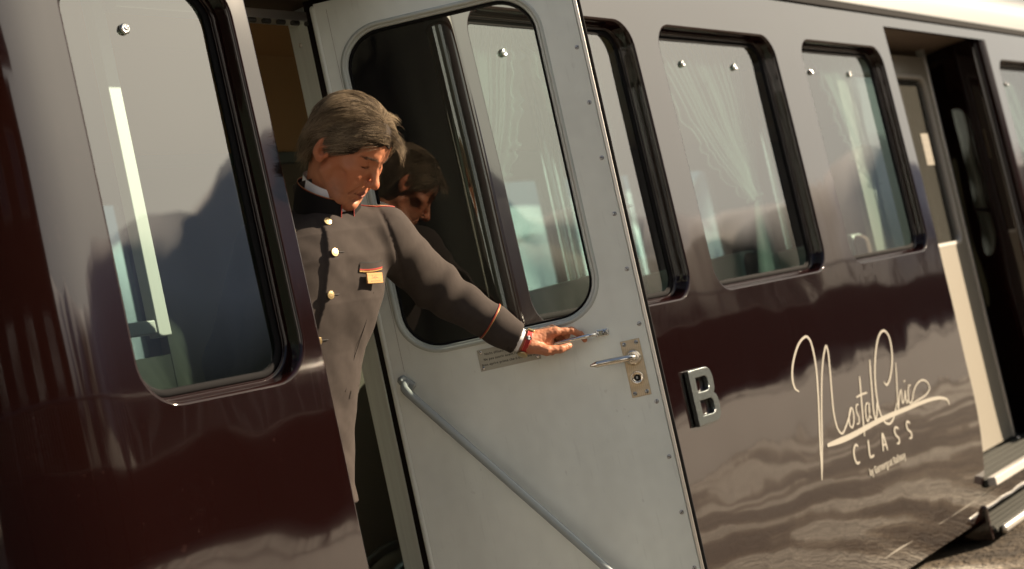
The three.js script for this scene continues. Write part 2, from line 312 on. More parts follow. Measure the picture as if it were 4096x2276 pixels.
// roof and gutter
{
  const roofZ = (u) => { const a = u * Math.PI; return [-1.33 + 1.33 * Math.cos(a) * (1 + 0.0), 2.80 + 0.52 * Math.pow(Math.sin(a), 0.75)]; };
  add(car, 'roof', gridGeo(1, 40, (u, v) => { const [z, y] = roofZ(v); return [mix(-1.9, END, u), y, z - 0.02]; }), M.roof);
  add(car, 'gutter', box(-1.34, END, TOP, TOP + 0.028, -0.09, profile(TOP) + 0.010, 0.004), M.rubber);
  add(car, 'gutter_rail', box(-1.34, END, TOP + 0.030, TOP + 0.05, -0.09, -0.012, 0.006), M.roof);
}
// interior: floor, ceiling, far wall with windows, partitions, seats, poles
{
  add(car, 'floor', box(-1.3, END, FLOOR - 0.06, FLOOR, -2.6, -0.06), M.darkLiner);
  add(car, 'ceiling', box(-1.9, END, 2.80, 2.83, -2.6, -0.06), M.brown);
  const far = [box(-1.9, END, BOT, 1.70, -2.66, -2.62), box(-1.9, END, 2.62, 2.81, -2.66, -2.62)];
  for (const [a, b] of [[-1.9, -0.3], [0.74, 0.86], [1.75, 1.95], [2.8, 3.0], [3.85, 4.05], [4.9, 5.1], [5.95, END]]) far.push(box(a, b, 1.70, 2.62, -2.66, -2.62));
  add(car, 'far_wall', merge(far), M.liner);
    for (const [a, b] of [[-0.3, 0.74], [0.86, 1.75], [1.95, 2.8], [3.0, 3.85], [4.05, 4.9], [5.1, 5.95]]) add(car, 'far_window_pane', box(a, b, 1.70, 2.62, -2.644, -2.640), M.doorGlass);
  add(car, 'end_wall', box(END - 0.03, END, BOT, 2.8, -2.6, -0.07), M.darkLiner);
  // vestibule behind the open door
  add(car, 'vestibule_wall', box(-0.325, 1.3, 2.455, 2.80, -1.14, -1.10), M.brown);
  add(car, 'vestibule_rail', box(-0.325, 1.3, 2.415, 2.452, -1.14, -1.085, 0.005), M.liner);
  add(car, 'vestibule_panel', box(-0.325, 1.3, FLOOR, 2.412, -1.14, -1.10), M.panel);
  add(car, 'cab_post', box(-0.853, -0.812, 1.832, 2.72, -0.49, -0.45, 0.004), M.white);
  add(car, 'cab_rail', box(-1.24, -0.8535, 1.842, 1.876, -0.488, -0.452, 0.004), M.white);
  add(car, 'vestibule_lower_panel', box(-1.25, -0.328, FLOOR, 1.828, -1.14, -1.10), M.panel);
  add(car, 'cab_partition', box(-1.28, -1.25, FLOOR, 2.79, -2.6, -0.09), M.darkLiner);
  add(car, 'door_jamb', box(-0.135, -0.075, FLOOR, 2.72, -0.505, -0.425, 0.006), M.grey);
  add(car, 'jamb_screw', lathe([[0, 0.004], [0.005, 0.003], [0.007, 0]], 14).rotateY(-Math.PI / 2), M.alu).position.set(-0.136, 2.615, -0.468);
  add(car, 'door_header', box(-0.86, -0.09, 2.735, 2.80, -0.55, -0.07), M.panel);
  const hd = add(car, 'header_rail', box(-0.80, -0.11, 2.672, 2.700, -0.47, -0.42, 0.003), M.alu);
  for (let k = 0; k < 5; k++) add(car, 'hinge_knuckle', rod([-0.36 + k * 0.055, 2.666, -0.425], [-0.335 + k * 0.055, 2.666, -0.425], 0.0075, 10), M.darkSteel);
  add(car, 'entrance_sill', box(D1L, D1R, BOT + 0.02, FLOOR - 0.062, -0.5, -0.02, 0.01), M.alu);
  // seats and poles of the saloon
  for (let k = 0; k < 3; k++) for (const zz of [-0.75, -1.95]) {
    const s = grp(car, 'seat', 0.65 + k * 1.05, FLOOR, zz);
    add(s, 'seat_cushion', box(-0.24, 0.24, 0.36, 0.48, -0.5, 0.5, 0.04), M.seat); add(s, 'backrest', box(0.16, 0.27, 0.48, 1.22, -0.5, 0.5, 0.04), M.seat); add(s, 'seat_base', box(-0.2, 0.2, 0, 0.36, -0.45, 0.45), M.darkLiner);
    add(s, 'headrest_cover', box(0.150, 0.280, 1.02, 1.23, -0.46, 0.46, 0.02), M.white);
  }
  for (const [x, z] of [[1.62, -0.95], [2.05, -1.2], [3.2, -0.75]]) add(car, 'grab_pole', rod([x, FLOOR, z], [x, 2.8, z], 0.018, 12), M.chrome);
  add(car, 'luggage_rail', rod([0.0, 1.80, -2.5], [END - 0.1, 1.80, -2.5], 0.02, 8), M.chrome);
}
// double doorway at the far end: closed leaf, mats, sill, step
{
  const leaf = grp(car, 'inner_door', 0, 0, -0.30);
  const rect = [3.30, 4.275, 1.675, 2.575, 0.05];
  const sh = new THREE.Shape([[3.16, 0.605], [4.345, 0.605], [4.345, 2.69], [3.16, 2.69]].map(([x, y]) => new THREE.Vector2(x, y)));
  sh.holes.push(new THREE.Path(rrect(...rect).map(([x, y]) => new THREE.Vector2(x, y))));
  add(leaf, 'door_panel', new THREE.ExtrudeGeometry(sh, { depth: 0.03, bevelEnabled: false }).translate(0, 0, -0.03), M.cream);
  add(leaf, 'window_frame', frame(rect, [[-0.014, 0.0], [-0.012, 0.004], [0, 0.006], [0.008, 0.002], [0.008, -0.02]]), M.white);
  add(leaf, 'window_pane', paneGeo(rect, 0.006, -0.012), M.smoked);
  add(leaf, 'edge_strip', box(4.346, 4.368, 0.60, 2.82, -0.034, 0.008, 0.004), M.alu);
  add(leaf, 'edge_knob', lathe([[0, 0.02], [0.01, 0.018], [0.014, 0.008], [0.008, 0]], 14), M.nickel).position.set(4.357, 0.585, 0.01);
  const c = document.createElement('canvas'); c.width = 64; c.height = 160; const x = c.getContext('2d');
  x.fillStyle = '#6a6558'; x.fillRect(0, 0, 64, 160); x.strokeStyle = '#3c392f'; x.lineWidth = 3;
  for (let i = 0; i < 2; i++) for (let j = 0; j < 4; j++) { const px = 8 + i * 26, py = 8 + j * 38; x.strokeRect(px, py, 20, 28); x.fillStyle = '#45423a'; x.beginPath(); x.arc(px + 10, py + 10, 5, 0, 7); x.fill(); x.fillRect(px + 6, py + 16, 8, 9); }
  const t = new THREE.CanvasTexture(c); t.colorSpace = THREE.SRGBColorSpace;
  const st = add(leaf, 'pictogram_sticker', new THREE.PlaneGeometry(0.10, 0.17), std(0xffffff, 0.6, { map: t })); st.position.set(4.12, 2.185, -0.009);
  add(car, 'doorway_header', box(3.16, 4.62, 2.735, 2.80, -0.8, -0.10), M.panel);
  add(car, 'doorway_floor', box(D2L - 0.0, 4.74, 0.548, 0.582, -0.70, -0.035), M.mat);
  for (let k = 0; k < 10; k++) add(car, 'mat_rib', box(D2L, 4.74, 0.583, 0.588, -0.66 + k * 0.06, -0.635 + k * 0.06), M.mat);
  add(car, 'doorway_sill', box(D2L, D2R + 0.05, 0.552, 0.592, -0.034, 0.006, 0.006), M.white);
  add(car, 'saloon_door', box(4.40, 5.2, FLOOR + 0.02, 2.7, -0.78, -0.74), M.panel);
  // step below
  add(car, 'step_riser', box(3.16, 4.6, 0.362, 0.50, -0.34, -0.31), M.rim);
  add(car, 'step_tread', box(3.16, 4.6, 0.338, 0.36, -0.31, -0.045, 0.006), M.mat);
  for (let k = 0; k < 6; k++) add(car, 'tread_rib', box(3.18, 4.58, 0.361, 0.366, -0.29 + k * 0.042, -0.27 + k * 0.042), M.mat);
  add(car, 'step_nosing', box(3.19, 4.6, 0.326, 0.366, -0.043, -0.012, 0.014), M.alu);
  add(car, 'step_side', box(3.125, 3.155, 0.31, 0.47, -0.34, -0.06, 0.012), M.rim);
}
// underframe and wheels
{
  add(car, 'underframe', box(-1.2, END, 0.43, FLOOR - 0.065, -2.4, -0.5), M.panel);
  for (const x of [0.2, 1.9, 5.6]) for (const z of [-0.80, -1.80]) { const w = add(car, 'wheel', lathe([[0, 0.06], [0.05, 0.06], [0.06, 0.03], [0.27, 0.02], [0.28, 0.05], [0.33, 0.05], [0.335, -0.05], [0.36, -0.055], [0.36, -0.075], [0.06, -0.075], [0, -0.075]], 32), M.darkSteel); w.position.set(x, GY + 0.11 + 0.336, z); if (z < -1) w.rotation.y = Math.PI; }
}
// letter B and the lettering on the side
{
  const s = new THREE.Shape(); const w = 0.150, h = 0.180, m = 0.092;
  s.moveTo(0, 0); s.lineTo(w - 0.045, 0); s.quadraticCurveTo(w, 0, w, 0.045); s.lineTo(w, 0.062); s.quadraticCurveTo(w, 0.084, w - 0.022, m); s.quadraticCurveTo(w - 0.007, 0.100, w - 0.007, 0.122); s.lineTo(w - 0.006, h - 0.045); s.quadraticCurveTo(w - 0.006, h, w - 0.05, h); s.lineTo(0, h); s.lineTo(0, 0);
  const hole = (x0, x1, y0, y1, r) => { const p = new THREE.Path(); p.moveTo(x0, y0); p.lineTo(x0, y1); p.lineTo(x1 - r, y1); p.quadraticCurveTo(x1, y1, x1, y1 - r); p.lineTo(x1, y0 + r); p.quadraticCurveTo(x1, y0, x1 - r, y0); p.lineTo(x0, y0); return p; };
  s.holes.push(hole(0.036, 0.116, 0.030, 0.078, 0.018), hole(0.036, 0.108, 0.106, 0.152, 0.018));
  const b = add(car, 'class_letter', new THREE.ExtrudeGeometry(s, { depth: 0.012, bevelEnabled: true, bevelSize: 0.0028, bevelThickness: 0.0028, bevelSegments: 3, bevelOffset: -0.0028, curveSegments: 8 }), M.letterMetal);
  b.position.set(0.765, 1.249, 0.004); b.userData.label = 'raised brushed metal letter';
}
const LOGO = [
  [14,[[1.502,1.248],[1.478,1.264],[1.473,1.289],[1.486,1.325],[1.527,1.373],[1.585,1.414],[1.631,1.43],[1.659,1.431],[1.678,1.414],[1.684,1.371],[1.676,1.312],[1.648,1.227],[1.611,1.135],[1.563,1.022],[1.524,0.92]]],
  [13,[[1.524,0.92],[1.587,1.042],[1.653,1.177],[1.717,1.291],[1.763,1.35],[1.798,1.378],[1.802,1.355],[1.786,1.296],[1.758,1.21],[1.735,1.124],[1.739,1.068],[1.763,1.047],[1.808,1.066],[1.85,1.094],[1.886,1.121]]],
  [12,[[1.901,1.116],[1.885,1.124],[1.854,1.098],[1.843,1.065],[1.858,1.053],[1.884,1.073],[1.897,1.106],[1.895,1.119]]],
  [11,[[1.955,1.127],[1.934,1.125],[1.925,1.104],[1.933,1.079],[1.925,1.06],[1.902,1.058]]],
  [14,[[2.021,1.228],[1.995,1.152],[1.972,1.083],[1.946,1.003]]],
  [12,[[1.951,1.155],[2.004,1.158],[2.054,1.157]]],
  [12,[[2.042,1.119],[2.02,1.115],[2.001,1.086],[2.001,1.052],[2.027,1.068],[2.049,1.117],[2.031,1.068],[2.046,1.057]]],
  [14,[[2.146,1.276],[2.122,1.216],[2.096,1.146],[2.072,1.076],[2.073,1.046],[2.094,1.062],[2.117,1.106]]],
  [15,[[2.228,1.173],[2.246,1.158],[2.288,1.175],[2.34,1.227],[2.375,1.293],[2.376,1.343],[2.344,1.369],[2.293,1.361],[2.235,1.317],[2.177,1.24],[2.139,1.16],[2.124,1.078],[2.146,1.026],[2.183,1.009],[2.227,1.018],[2.265,1.043],[2.302,1.075]]],
  [12,[[2.379,1.23],[2.359,1.18],[2.328,1.109],[2.303,1.048],[2.345,1.1],[2.371,1.118],[2.365,1.092],[2.357,1.065],[2.385,1.078],[2.41,1.107],[2.4,1.075],[2.4,1.058],[2.42,1.072]]],
  [16,[[2.423,1.15],[2.423,1.142]]],
  [12,[[2.479,1.122],[2.455,1.121],[2.432,1.092],[2.424,1.055],[2.452,1.058],[2.494,1.093],[2.544,1.116],[2.607,1.123],[2.655,1.105],[2.664,1.081],[2.617,1.061],[2.535,1.053],[2.439,1.048]]],
  [30,[[1.622,1.028],[1.81,1.025],[2.14,1.038],[2.383,1.037],[2.554,1.036],[2.699,1.029],[2.783,1.016],[2.827,0.999],[2.833,0.978]]],
  [15,[[1.87,0.978],[1.851,0.987],[1.826,0.972],[1.818,0.943],[1.83,0.921],[1.857,0.92]]],
  [15,[[1.966,0.986],[1.956,0.921],[1.991,0.92]]],
  [15,[[2.078,0.918],[2.103,0.984],[2.119,0.915]]],
  [12,[[2.088,0.941],[2.118,0.94]]],
  [15,[[2.26,0.975],[2.237,0.986],[2.218,0.978],[2.221,0.957],[2.242,0.94],[2.239,0.923],[2.213,0.924]]],
  [15,[[2.384,0.976],[2.361,0.987],[2.344,0.977],[2.348,0.956],[2.373,0.94],[2.372,0.922],[2.343,0.92]]],
];
{
  const parts = [];
  LOGO.forEach(([w, pts], k) => {
    const c = new THREE.CatmullRomCurve3(pts.map(([x, y]) => V(x, y, 0)), false, 'centripetal'), n = pts.length * 8, p = [], idx = [];
    for (let i = 0; i <= n; i++) {
      const u = i / n, q = c.getPoint(u), t = c.getTangent(u), hw = 0.00062 * w * 0.5 * (w === 30 ? mix(1.25, 0.5, u) : 1) * Math.min(1, 0.55 + 6 * Math.min(u, 1 - u));
      // broad-nib lettering: strokes across are wider than strokes along
      const nx = -t.y, ny = t.x, k1 = 1.15;
      for (const sgn of [1, -1]) { const x = q.x + sgn * nx * hw * k1 * 1.25, y = q.y + sgn * ny * hw; p.push([x, y]); }
    }
    for (let i = 0; i < n; i++) { const a = i * 2; idx.push(a, a + 1, a + 2, a + 1, a + 3, a + 2); }
    const g = bodyGeo(p, idx), P = g.attributes.position; for (let i = 0; i < P.count; i++) P.setZ(i, P.getZ(i) + 0.0012 + k * 0.00008);
    parts.push(g);
  });
  add(car, 'lettering', merge(parts), M.letter).userData.label = 'cream script lettering over spaced capitals';
  const font = await new FontLoader().loadAsync('fonts/droid/droid_sans_bold.typeface.json');
  const tg = new TextGeometry('by Gornergrat Railway', { font, size: 0.024, depth: 0.0008, curveSegments: 4, bevelEnabled: false });
  tg.computeBoundingBox(); tg.scale(0.355 / (tg.boundingBox.max.x - tg.boundingBox.min.x), 1.15, 1); tg.translate(1.92, 0.852, profile(0.86) + 0.0015);
  add(car, 'small_lettering', tg, M.letter);
}

// ---------------------------------------------------------------- the open door (hinged at the recess, swung out until it faces down the platform)
const HINGE = V(-0.2526, 0.083, -0.2749), TURN = -55.5 * RAD, SIZE = 0.948;
const door = grp(car, 'entrance_door', HINGE.x, HINGE.y, HINGE.z); door.rotation.y = TURN; door.scale.setScalar(SIZE);
door.userData.label = 'open grey door seen from its inner side';
const DW = 0.7515, DY0 = 0.60, DY1 = 2.722, DWIN = [0.046, 0.636, 1.655, 2.628, 0.125];
{
  const sh = new THREE.Shape([[0.004, DY0], [DW - 0.014, DY0], [DW - 0.014, DY1], [0.004, DY1]].map(([x, y]) => new THREE.Vector2(x, y)));
  sh.holes.push(new THREE.Path(rrect(...DWIN).map(([x, y]) => new THREE.Vector2(x, y))));
  add(door, 'door_panel', new THREE.ExtrudeGeometry(sh, { depth: 0.036, bevelEnabled: true, bevelSize: 0.004, bevelThickness: 0.004, bevelSegments: 4, curveSegments: 12 }).translate(0, 0, -0.040), M.grey);
  add(door, 'hinge_edge', new THREE.CapsuleGeometry(0.010, DY1 - DY0 - 0.02, 4, 14).translate(-0.004, (DY0 + DY1) / 2, -0.008), M.grey);
  // aluminium edge with a rubber seal behind it
  add(door, 'edge_trim', box(DW - 0.0095, DW, DY0, DY1, -0.030, 0.004, 0.0015), M.alu);
  add(door, 'rubber_seal', box(DW + 0.0005, DW + 0.011, DY0, DY1, -0.038, -0.012, 0.004), M.rubber);
  add(door, 'outer_skin', box(0.002, DW - 0.012, DY0, 1.64, -0.0490, -0.0445), M.rim);
  // window surround
  add(door, 'window_frame', frame(DWIN, [[-0.006, 0.0002], [-0.0045, 0.0028], [0.000, 0.0042], [0.004, 0.0036], [0.006, 0.001], [0.0065, -0.004], [0.009, -0.005], [0.012, -0.0045], [0.0145, -0.0075], [0.0148, -0.03]]), M.greyTrim);
  add(door, 'gasket', frame(DWIN, [[0.0150, -0.030], [0.0155, -0.010], [0.019, -0.0095], [0.0215, -0.012], [0.022, -0.030]]), M.rubber);
  add(door, 'window_pane', paneGeo(DWIN, 0.019, -0.020), M.doorGlass);
  const groove = add(door, 'seam', box(0.0355, 0.0363, 1.62, DY1 - 0.02, 0.0002, 0.0006), M.darkLiner);
}
// slotted screws down the free edge
{
  const head = lathe([[0, 0.0018], [0.0035, 0.0016], [0.0055, 0.0009], [0.0066, 0]], 16), slot = box(-0.0060, 0.0060, -0.0008, 0.0008, 0.0008, 0.0021);
  for (const [i, y] of [0.743, 0.903, 1.063, 1.223, 1.383, 1.609, 1.769, 1.931, 2.096, 2.260, 2.424, 2.588].entries()) {
    const turn = (i * 1.9) % 3.1;
    for (const [name, geo, mat] of [['edge_screw', head, M.steel], ['screw_slot', slot, M.black]]) { const m = add(door, name, geo, mat); m.rotation.z = turn; m.position.set(0.724, y, 0.0002); }
  }
}
// warning plate
{
  const c = document.createElement('canvas'); c.width = 1024; c.height = 360; const x = c.getContext('2d');
  x.fillStyle = '#a9a99d'; x.fillRect(0, 0, 1024, 360);
  for (let i = 0; i < 900; i++) { const k = rnd(); x.strokeStyle = k < 0.5 ? 'rgba(90,90,82,0.25)' : 'rgba(205,205,190,0.25)'; x.lineWidth = 1 + rnd() * 1.5; const px = rnd() * 1024, py = rnd() * 360, a = rnd() * 6.3, l = 8 + rnd() * 60; x.beginPath(); x.moveTo(px, py); x.lineTo(px + Math.cos(a) * l, py + Math.sin(a) * l * 0.6); x.stroke(); }
  x.fillStyle = '#15181a'; x.font = 'bold 54px sans-serif'; x.textBaseline = 'alphabetic';
  x.fillText('Nicht öffnen vor Halt des Zuges', 112, 108); x.fillText("Ne pas ouvrir avant l'arrêt du train", 80, 196); x.fillText('Non aprire prima che il treno sia fermo', 36, 284);
  const t = new THREE.CanvasTexture(c); t.colorSpace = THREE.SRGBColorSpace; t.anisotropy = 8;
  const face = new THREE.PlaneGeometry(0.1765, 0.0615); face.translate(0, 0, 0.0017);
  const back = add(door, 'warning_plate', box(-0.0885, 0.0885, -0.031, 0.031, 0, 0.0013, 0.0004), M.steel); back.position.set(0.3415, 1.603, 0.0005);
  const f = add(door, 'warning_text', face, std(0xffffff, 0.5, { map: t, metalness: 0.25 })); f.position.set(0.3415, 1.603, 0.0005); f.userData.label = 'metal notice in three languages';
  for (const [a, b] of [[-0.0795, 0.0225], [-0.0795, -0.0225], [0.0795, -0.0225], [0.0795, 0.0225]]) add(door, 'plate_screw', lathe([[0, 0.0035], [0.0035, 0.0028], [0.005, 0.0008], [0.005, 0]], 14), M.chrome).position.set(0.3415 + a, 1.603 + b, 0.0022);
}
// pull handle
{
  const P = (z) => z;
  add(door, 'pull_handle', tube([[0.408, 1.606, 0.010], [0.412, 1.606, 0.028], [0.425, 1.606, 0.038], [0.46, 1.606, 0.040], [0.54, 1.606, 0.040], [0.582, 1.606, 0.038], [0.596, 1.606, 0.027], [0.601, 1.606, 0.006]], 0.0056, 50, 14), M.chrome);
  for (const [x, s] of [[0.392, -1], [0.616, 1]]) {
    add(door, 'handle_foot', new RoundedBoxGeometry(0.036, 0.020, 0.007, 4, 0.0034).translate(x, 1.606, 0.0036), M.chrome);
    add(door, 'foot_screw', lathe([[0, 0.0045], [0.004, 0.004], [0.0072, 0.0015], [0.0076, 0]], 18).translate(x + s * 0.006, 1.606, 0.0072), M.steel);
    add(door, 'screw_slot', box(-0.007, 0.007, -0.001, 0.001, 0.0025, 0.005).rotateZ(0.9).translate(x + s * 0.006, 1.606, 0.0072), M.black);
  }
}
// lock plate with lever and key cylinder
{
  const tarnish = noiseTex(128, 256, (u, v) => { const a = tileNoise(u, v, 5), b = tileNoise(u, v, 22, 4), k = clamp(0.62 + 0.55 * a + 0.25 * b); return [mix(0.50, 0.97, k), mix(0.45, 0.90, k), mix(0.37, 0.77, k)]; }, true);
  tarnish.repeat.set(10, 6);
  const plateM = std(0xffffff, 0.3, { map: tarnish, metalness: 0.92, bumpMap: peelAt(0.05), bumpScale: 0.0006 });
  add(door, 'lock_plate', box(0.659, 0.7145, 1.4065, 1.570, 0.0004, 0.0036, 0.0016), plateM);
  for (const [x, y] of [[0.669, 1.5595], [0.7035, 1.5595], [0.669, 1.417], [0.7035, 1.417]]) { add(door, 'plate_screw', lathe([[0, 0.003], [0.004, 0.0025], [0.0062, 0.0005], [0.0062, 0]], 16), M.steel).position.set(x, y, 0.0036); add(door, 'screw_slot', box(-0.0055, 0.0055, -0.0009, 0.0009, 0.0018, 0.0034).rotateZ(x * 60 + y * 9), M.black).position.set(x, y, 0.0036); }
  add(door, 'lever_rose', lathe([[0, 0.011], [0.0165, 0.011], [0.0185, 0.009], [0.0225, 0.0045], [0.0245, 0.0]], 32), M.nickel).position.set(0.6865, 1.519, 0.0036);
  const c = new THREE.CatmullRomCurve3([V(0.6865, 1.519, 0.012), V(0.6865, 1.519, 0.030), V(0.681, 1.5195, 0.044), V(0.660, 1.5205, 0.050), V(0.62, 1.522, 0.051), V(0.585, 1.5225, 0.0525), V(0.566, 1.5225, 0.053)], false, 'centripetal');
  const lv = new THREE.TubeGeometry(c, 60, 0.0105, 16), p = lv.attributes.position, v = V(0, 0, 0);
  for (let i = 0; i <= 60; i++) { const q = c.getPointAt(i / 60), u = i / 60, k = u < 0.3 ? 1 : u < 0.9 ? mix(1, 0.86, (u - 0.3) / 0.6) : mix(0.86, 0.35, (u - 0.9) / 0.1); for (let j = 0; j <= 16; j++) { const n = i * 17 + j; v.fromBufferAttribute(p, n).sub(q).multiplyScalar(k).add(q); p.setXYZ(n, v.x, v.y, v.z); } }
  lv.computeVertexNormals();
  add(door, 'door_lever', merge([lv, new THREE.SphereGeometry(0.0042, 12, 8).translate(0.566, 1.5225, 0.053)]), std(lin(0.66, 0.63, 0.57), 0.13, { metalness: 1 }));
  add(door, 'key_cylinder', lathe([[0.0095, 0.004], [0.0095, 0.0125], [0.0175, 0.0125], [0.019, 0.011], [0.0195, 0.0]], 32), M.nickel).position.set(0.6845, 1.461, 0.0036);
  add(door, 'keyhole', lathe([[0, 0.0062], [0.0096, 0.006], [0.0096, 0]], 20), M.black).position.set(0.6845, 1.461, 0.0036);
  add(door, 'key_slot', box(-0.0028, 0.0028, -0.004, 0.004, 0.0065, 0.0085, 0.001), M.steel).position.set(0.6845, 1.461, 0.0036);
}
// slanting grab bar
{
  const a = [0.038, 1.566], b = [0.628, 0.770], L = 0.03;
  add(door, 'grab_bar', tube([[0.036, 1.586, 0.030], [0.033, 1.574, 0.046], [0.040, 1.561, 0.054], [0.052, 1.545, 0.055], [0.33, 1.170, 0.056], [0.60, 0.806, 0.056], [0.615, 0.786, 0.052], [0.622, 0.772, 0.040], [0.622, 0.765, 0.028]], 0.0125, 90, 16), M.barPaint);
  for (const [x, y] of [[0.030, 1.592], [0.630, 0.757]]) {
    add(door, 'bar_bracket', new RoundedBoxGeometry(0.030, 0.052, 0.022, 4, 0.009).rotateZ(x < 0.3 ? 0.75 : 0.75).translate(x + (x < 0.3 ? 0.008 : -0.008), y - (x < 0.3 ? 0.006 : -0.006), 0.012), M.barPaint);
    add(door, 'bracket_bolt', lathe([[0, 0.020], [0.004, 0.018], [0.010, 0.009], [0.0135, 0.007], [0.0145, 0.003], [0.0145, 0]], 8), M.barPaint).position.set(x - 0.002, y + 0.004, 0.0225);
  }
}

// ---------------------------------------------------------------- curtains: sheer, gathered to the side with a ruffled hem
{
  const cm = phy(lin(0.62, 0.62, 0.59), 1, { transmission: 0.45, thickness: 0, transparent: true, opacity: 0.24, side: THREE.DoubleSide });
  function curtain(xa, xb, tieX, tieY, zz, label, sd) {                 // from the rail between xa (free edge) and xb (tied side) to the tie
    const g = gridGeo(150, 44, (u, v) => {
      const top = mix(xa, xb, u), y0 = 2.60;
      const sag = Math.sin(v * Math.PI * 0.5), q = Math.pow(v, 1.0);
      const tx = tieX + (xa - xb) * 0.10 * (1 - u);
      let x = mix(top, tx, Math.pow(v, 0.85) * 0.97), y = mix(y0, tieY - 0.05 * (1 - u), v);
      y -= 0.16 * (1 - u) * Math.sin(v * Math.PI) * 0.6;
      const pl = Math.sin((u * 17 + 0.6 * noise3(u * 6, v * 2, sd)) * 2 * Math.PI), amp = mix(0.010, 0.006, v);
      const ruff = sstep(0.13, 0.0, u);
      x += (xa < xb ? -1 : 1) * ruff * 0.045 * (0.4 + Math.sin(v * Math.PI)); 
      const z = zz + pl * amp + ruff * 0.011 * Math.sin(v * 48 + 9 * noise3(v * 7, sd, 1)) + 0.01 * noise3(u * 5, v * 4, sd);
      return [x + ruff * 0.006 * Math.sin(v * 48 + 9 * noise3(v * 7, sd, 1) + 1), y, z];
    }, (u, v) => [u, v]);
    const tail = gridGeo(60, 20, (u, v) => {
      const x = tieX + (xa - xb) * 0.10 * (1 - u) + (xa - xb) * 0.12 * v * (1 - u), y = tieY - 0.055 * (1 - u) - v * 0.32;
      return [x, y, zz + (0.006 + 0.008 * v) * Math.sin(u * 9 * 2 * Math.PI + sd)];
    }, (u, v) => [u, v]);
    const c = grp(scene, 'curtain', (xa + xb) / 2, 2.6, zz);
    for (const [n, q] of [['curtain_fabric', g], ['curtain_tail', tail]]) { q.translate(-(xa + xb) / 2, -2.6, -zz); add(c, n, q, cm); }
    add(c, 'tie_back', new THREE.TorusGeometry(0.022, 0.005, 6, 18).rotateX(Math.PI / 2).translate(tieX + (xa - xb) * 0.05 - (xa + xb) / 2, tieY - 2.6 - 0.02, 0), cm);
    add(c, 'curtain_rod', rod([Math.min(xa, xb) - (xa + xb) / 2, 0.006, 0], [Math.max(xa, xb) - (xa + xb) / 2, 0.006, 0], 0.006, 8), M.chrome);
    tag(c, label, 'curtain', 'sheer curtains in the saloon windows');
    let k = scene.children.filter((o) => o.name.startsWith('curtain')).length - 1; if (k > 0) c.name = 'curtain_' + String(k).padStart(3, '0');
  }
  curtain(0.50, 0.10, 0.115, 2.10, -0.15, 'sheer ruffled curtain tied towards the doorway, seen through the open door glass', 1);
  curtain(0.52, 0.92, 0.90, 2.02, -0.15, 'sheer ruffled curtain half hidden by the free edge of the open door', 2);
  curtain(1.20, 1.95, 1.86, 2.02, -0.15, 'wide fan of sheer curtain gathered in the window above the script lettering', 3);
  curtain(2.62, 3.02, 3.00, 2.02, -0.15, 'sheer curtain in the window next to the far doorway', 4);
  curtain(4.70, 5.40, 5.38, 2.02, -0.15, 'sheer curtain in the window beyond the far doorway', 5);
}

// ---------------------------------------------------------------- signed distance fields and a surface-net mesher, for the person
const smin = (a, b, k) => { const h = clamp(0.5 + 0.5 * (b - a) / k); return mix(b, a, h) - k * h * (1 - h); };
const smax = (a, b, k) => -smin(-a, -b, k);
function cap(a, b, r0, r1) {                                           // tapered capsule
  const [ax, ay, az] = a, bx = b[0] - ax, by = b[1] - ay, bz = b[2] - az, L = bx * bx + by * by + bz * bz || 1e-9;
  return (x, y, z) => { const px = x - ax, py = y - ay, pz = z - az, t = clamp((px * bx + py * by + pz * bz) / L); const dx = px - bx * t, dy = py - by * t, dz = pz - bz * t; return Math.sqrt(dx * dx + dy * dy + dz * dz) - mix(r0, r1, t); };
}
function ell(c, r) { return (x, y, z) => { const a = (x - c[0]) / r[0], b = (y - c[1]) / r[1], d = (z - c[2]) / r[2], k = Math.sqrt(a * a + b * b + d * d); const g = Math.sqrt((a / r[0]) ** 2 + (b / r[1]) ** 2 + (d / r[2]) ** 2); return k < 1e-6 ? -Math.min(...r) : k * (k - 1) / g; }; }
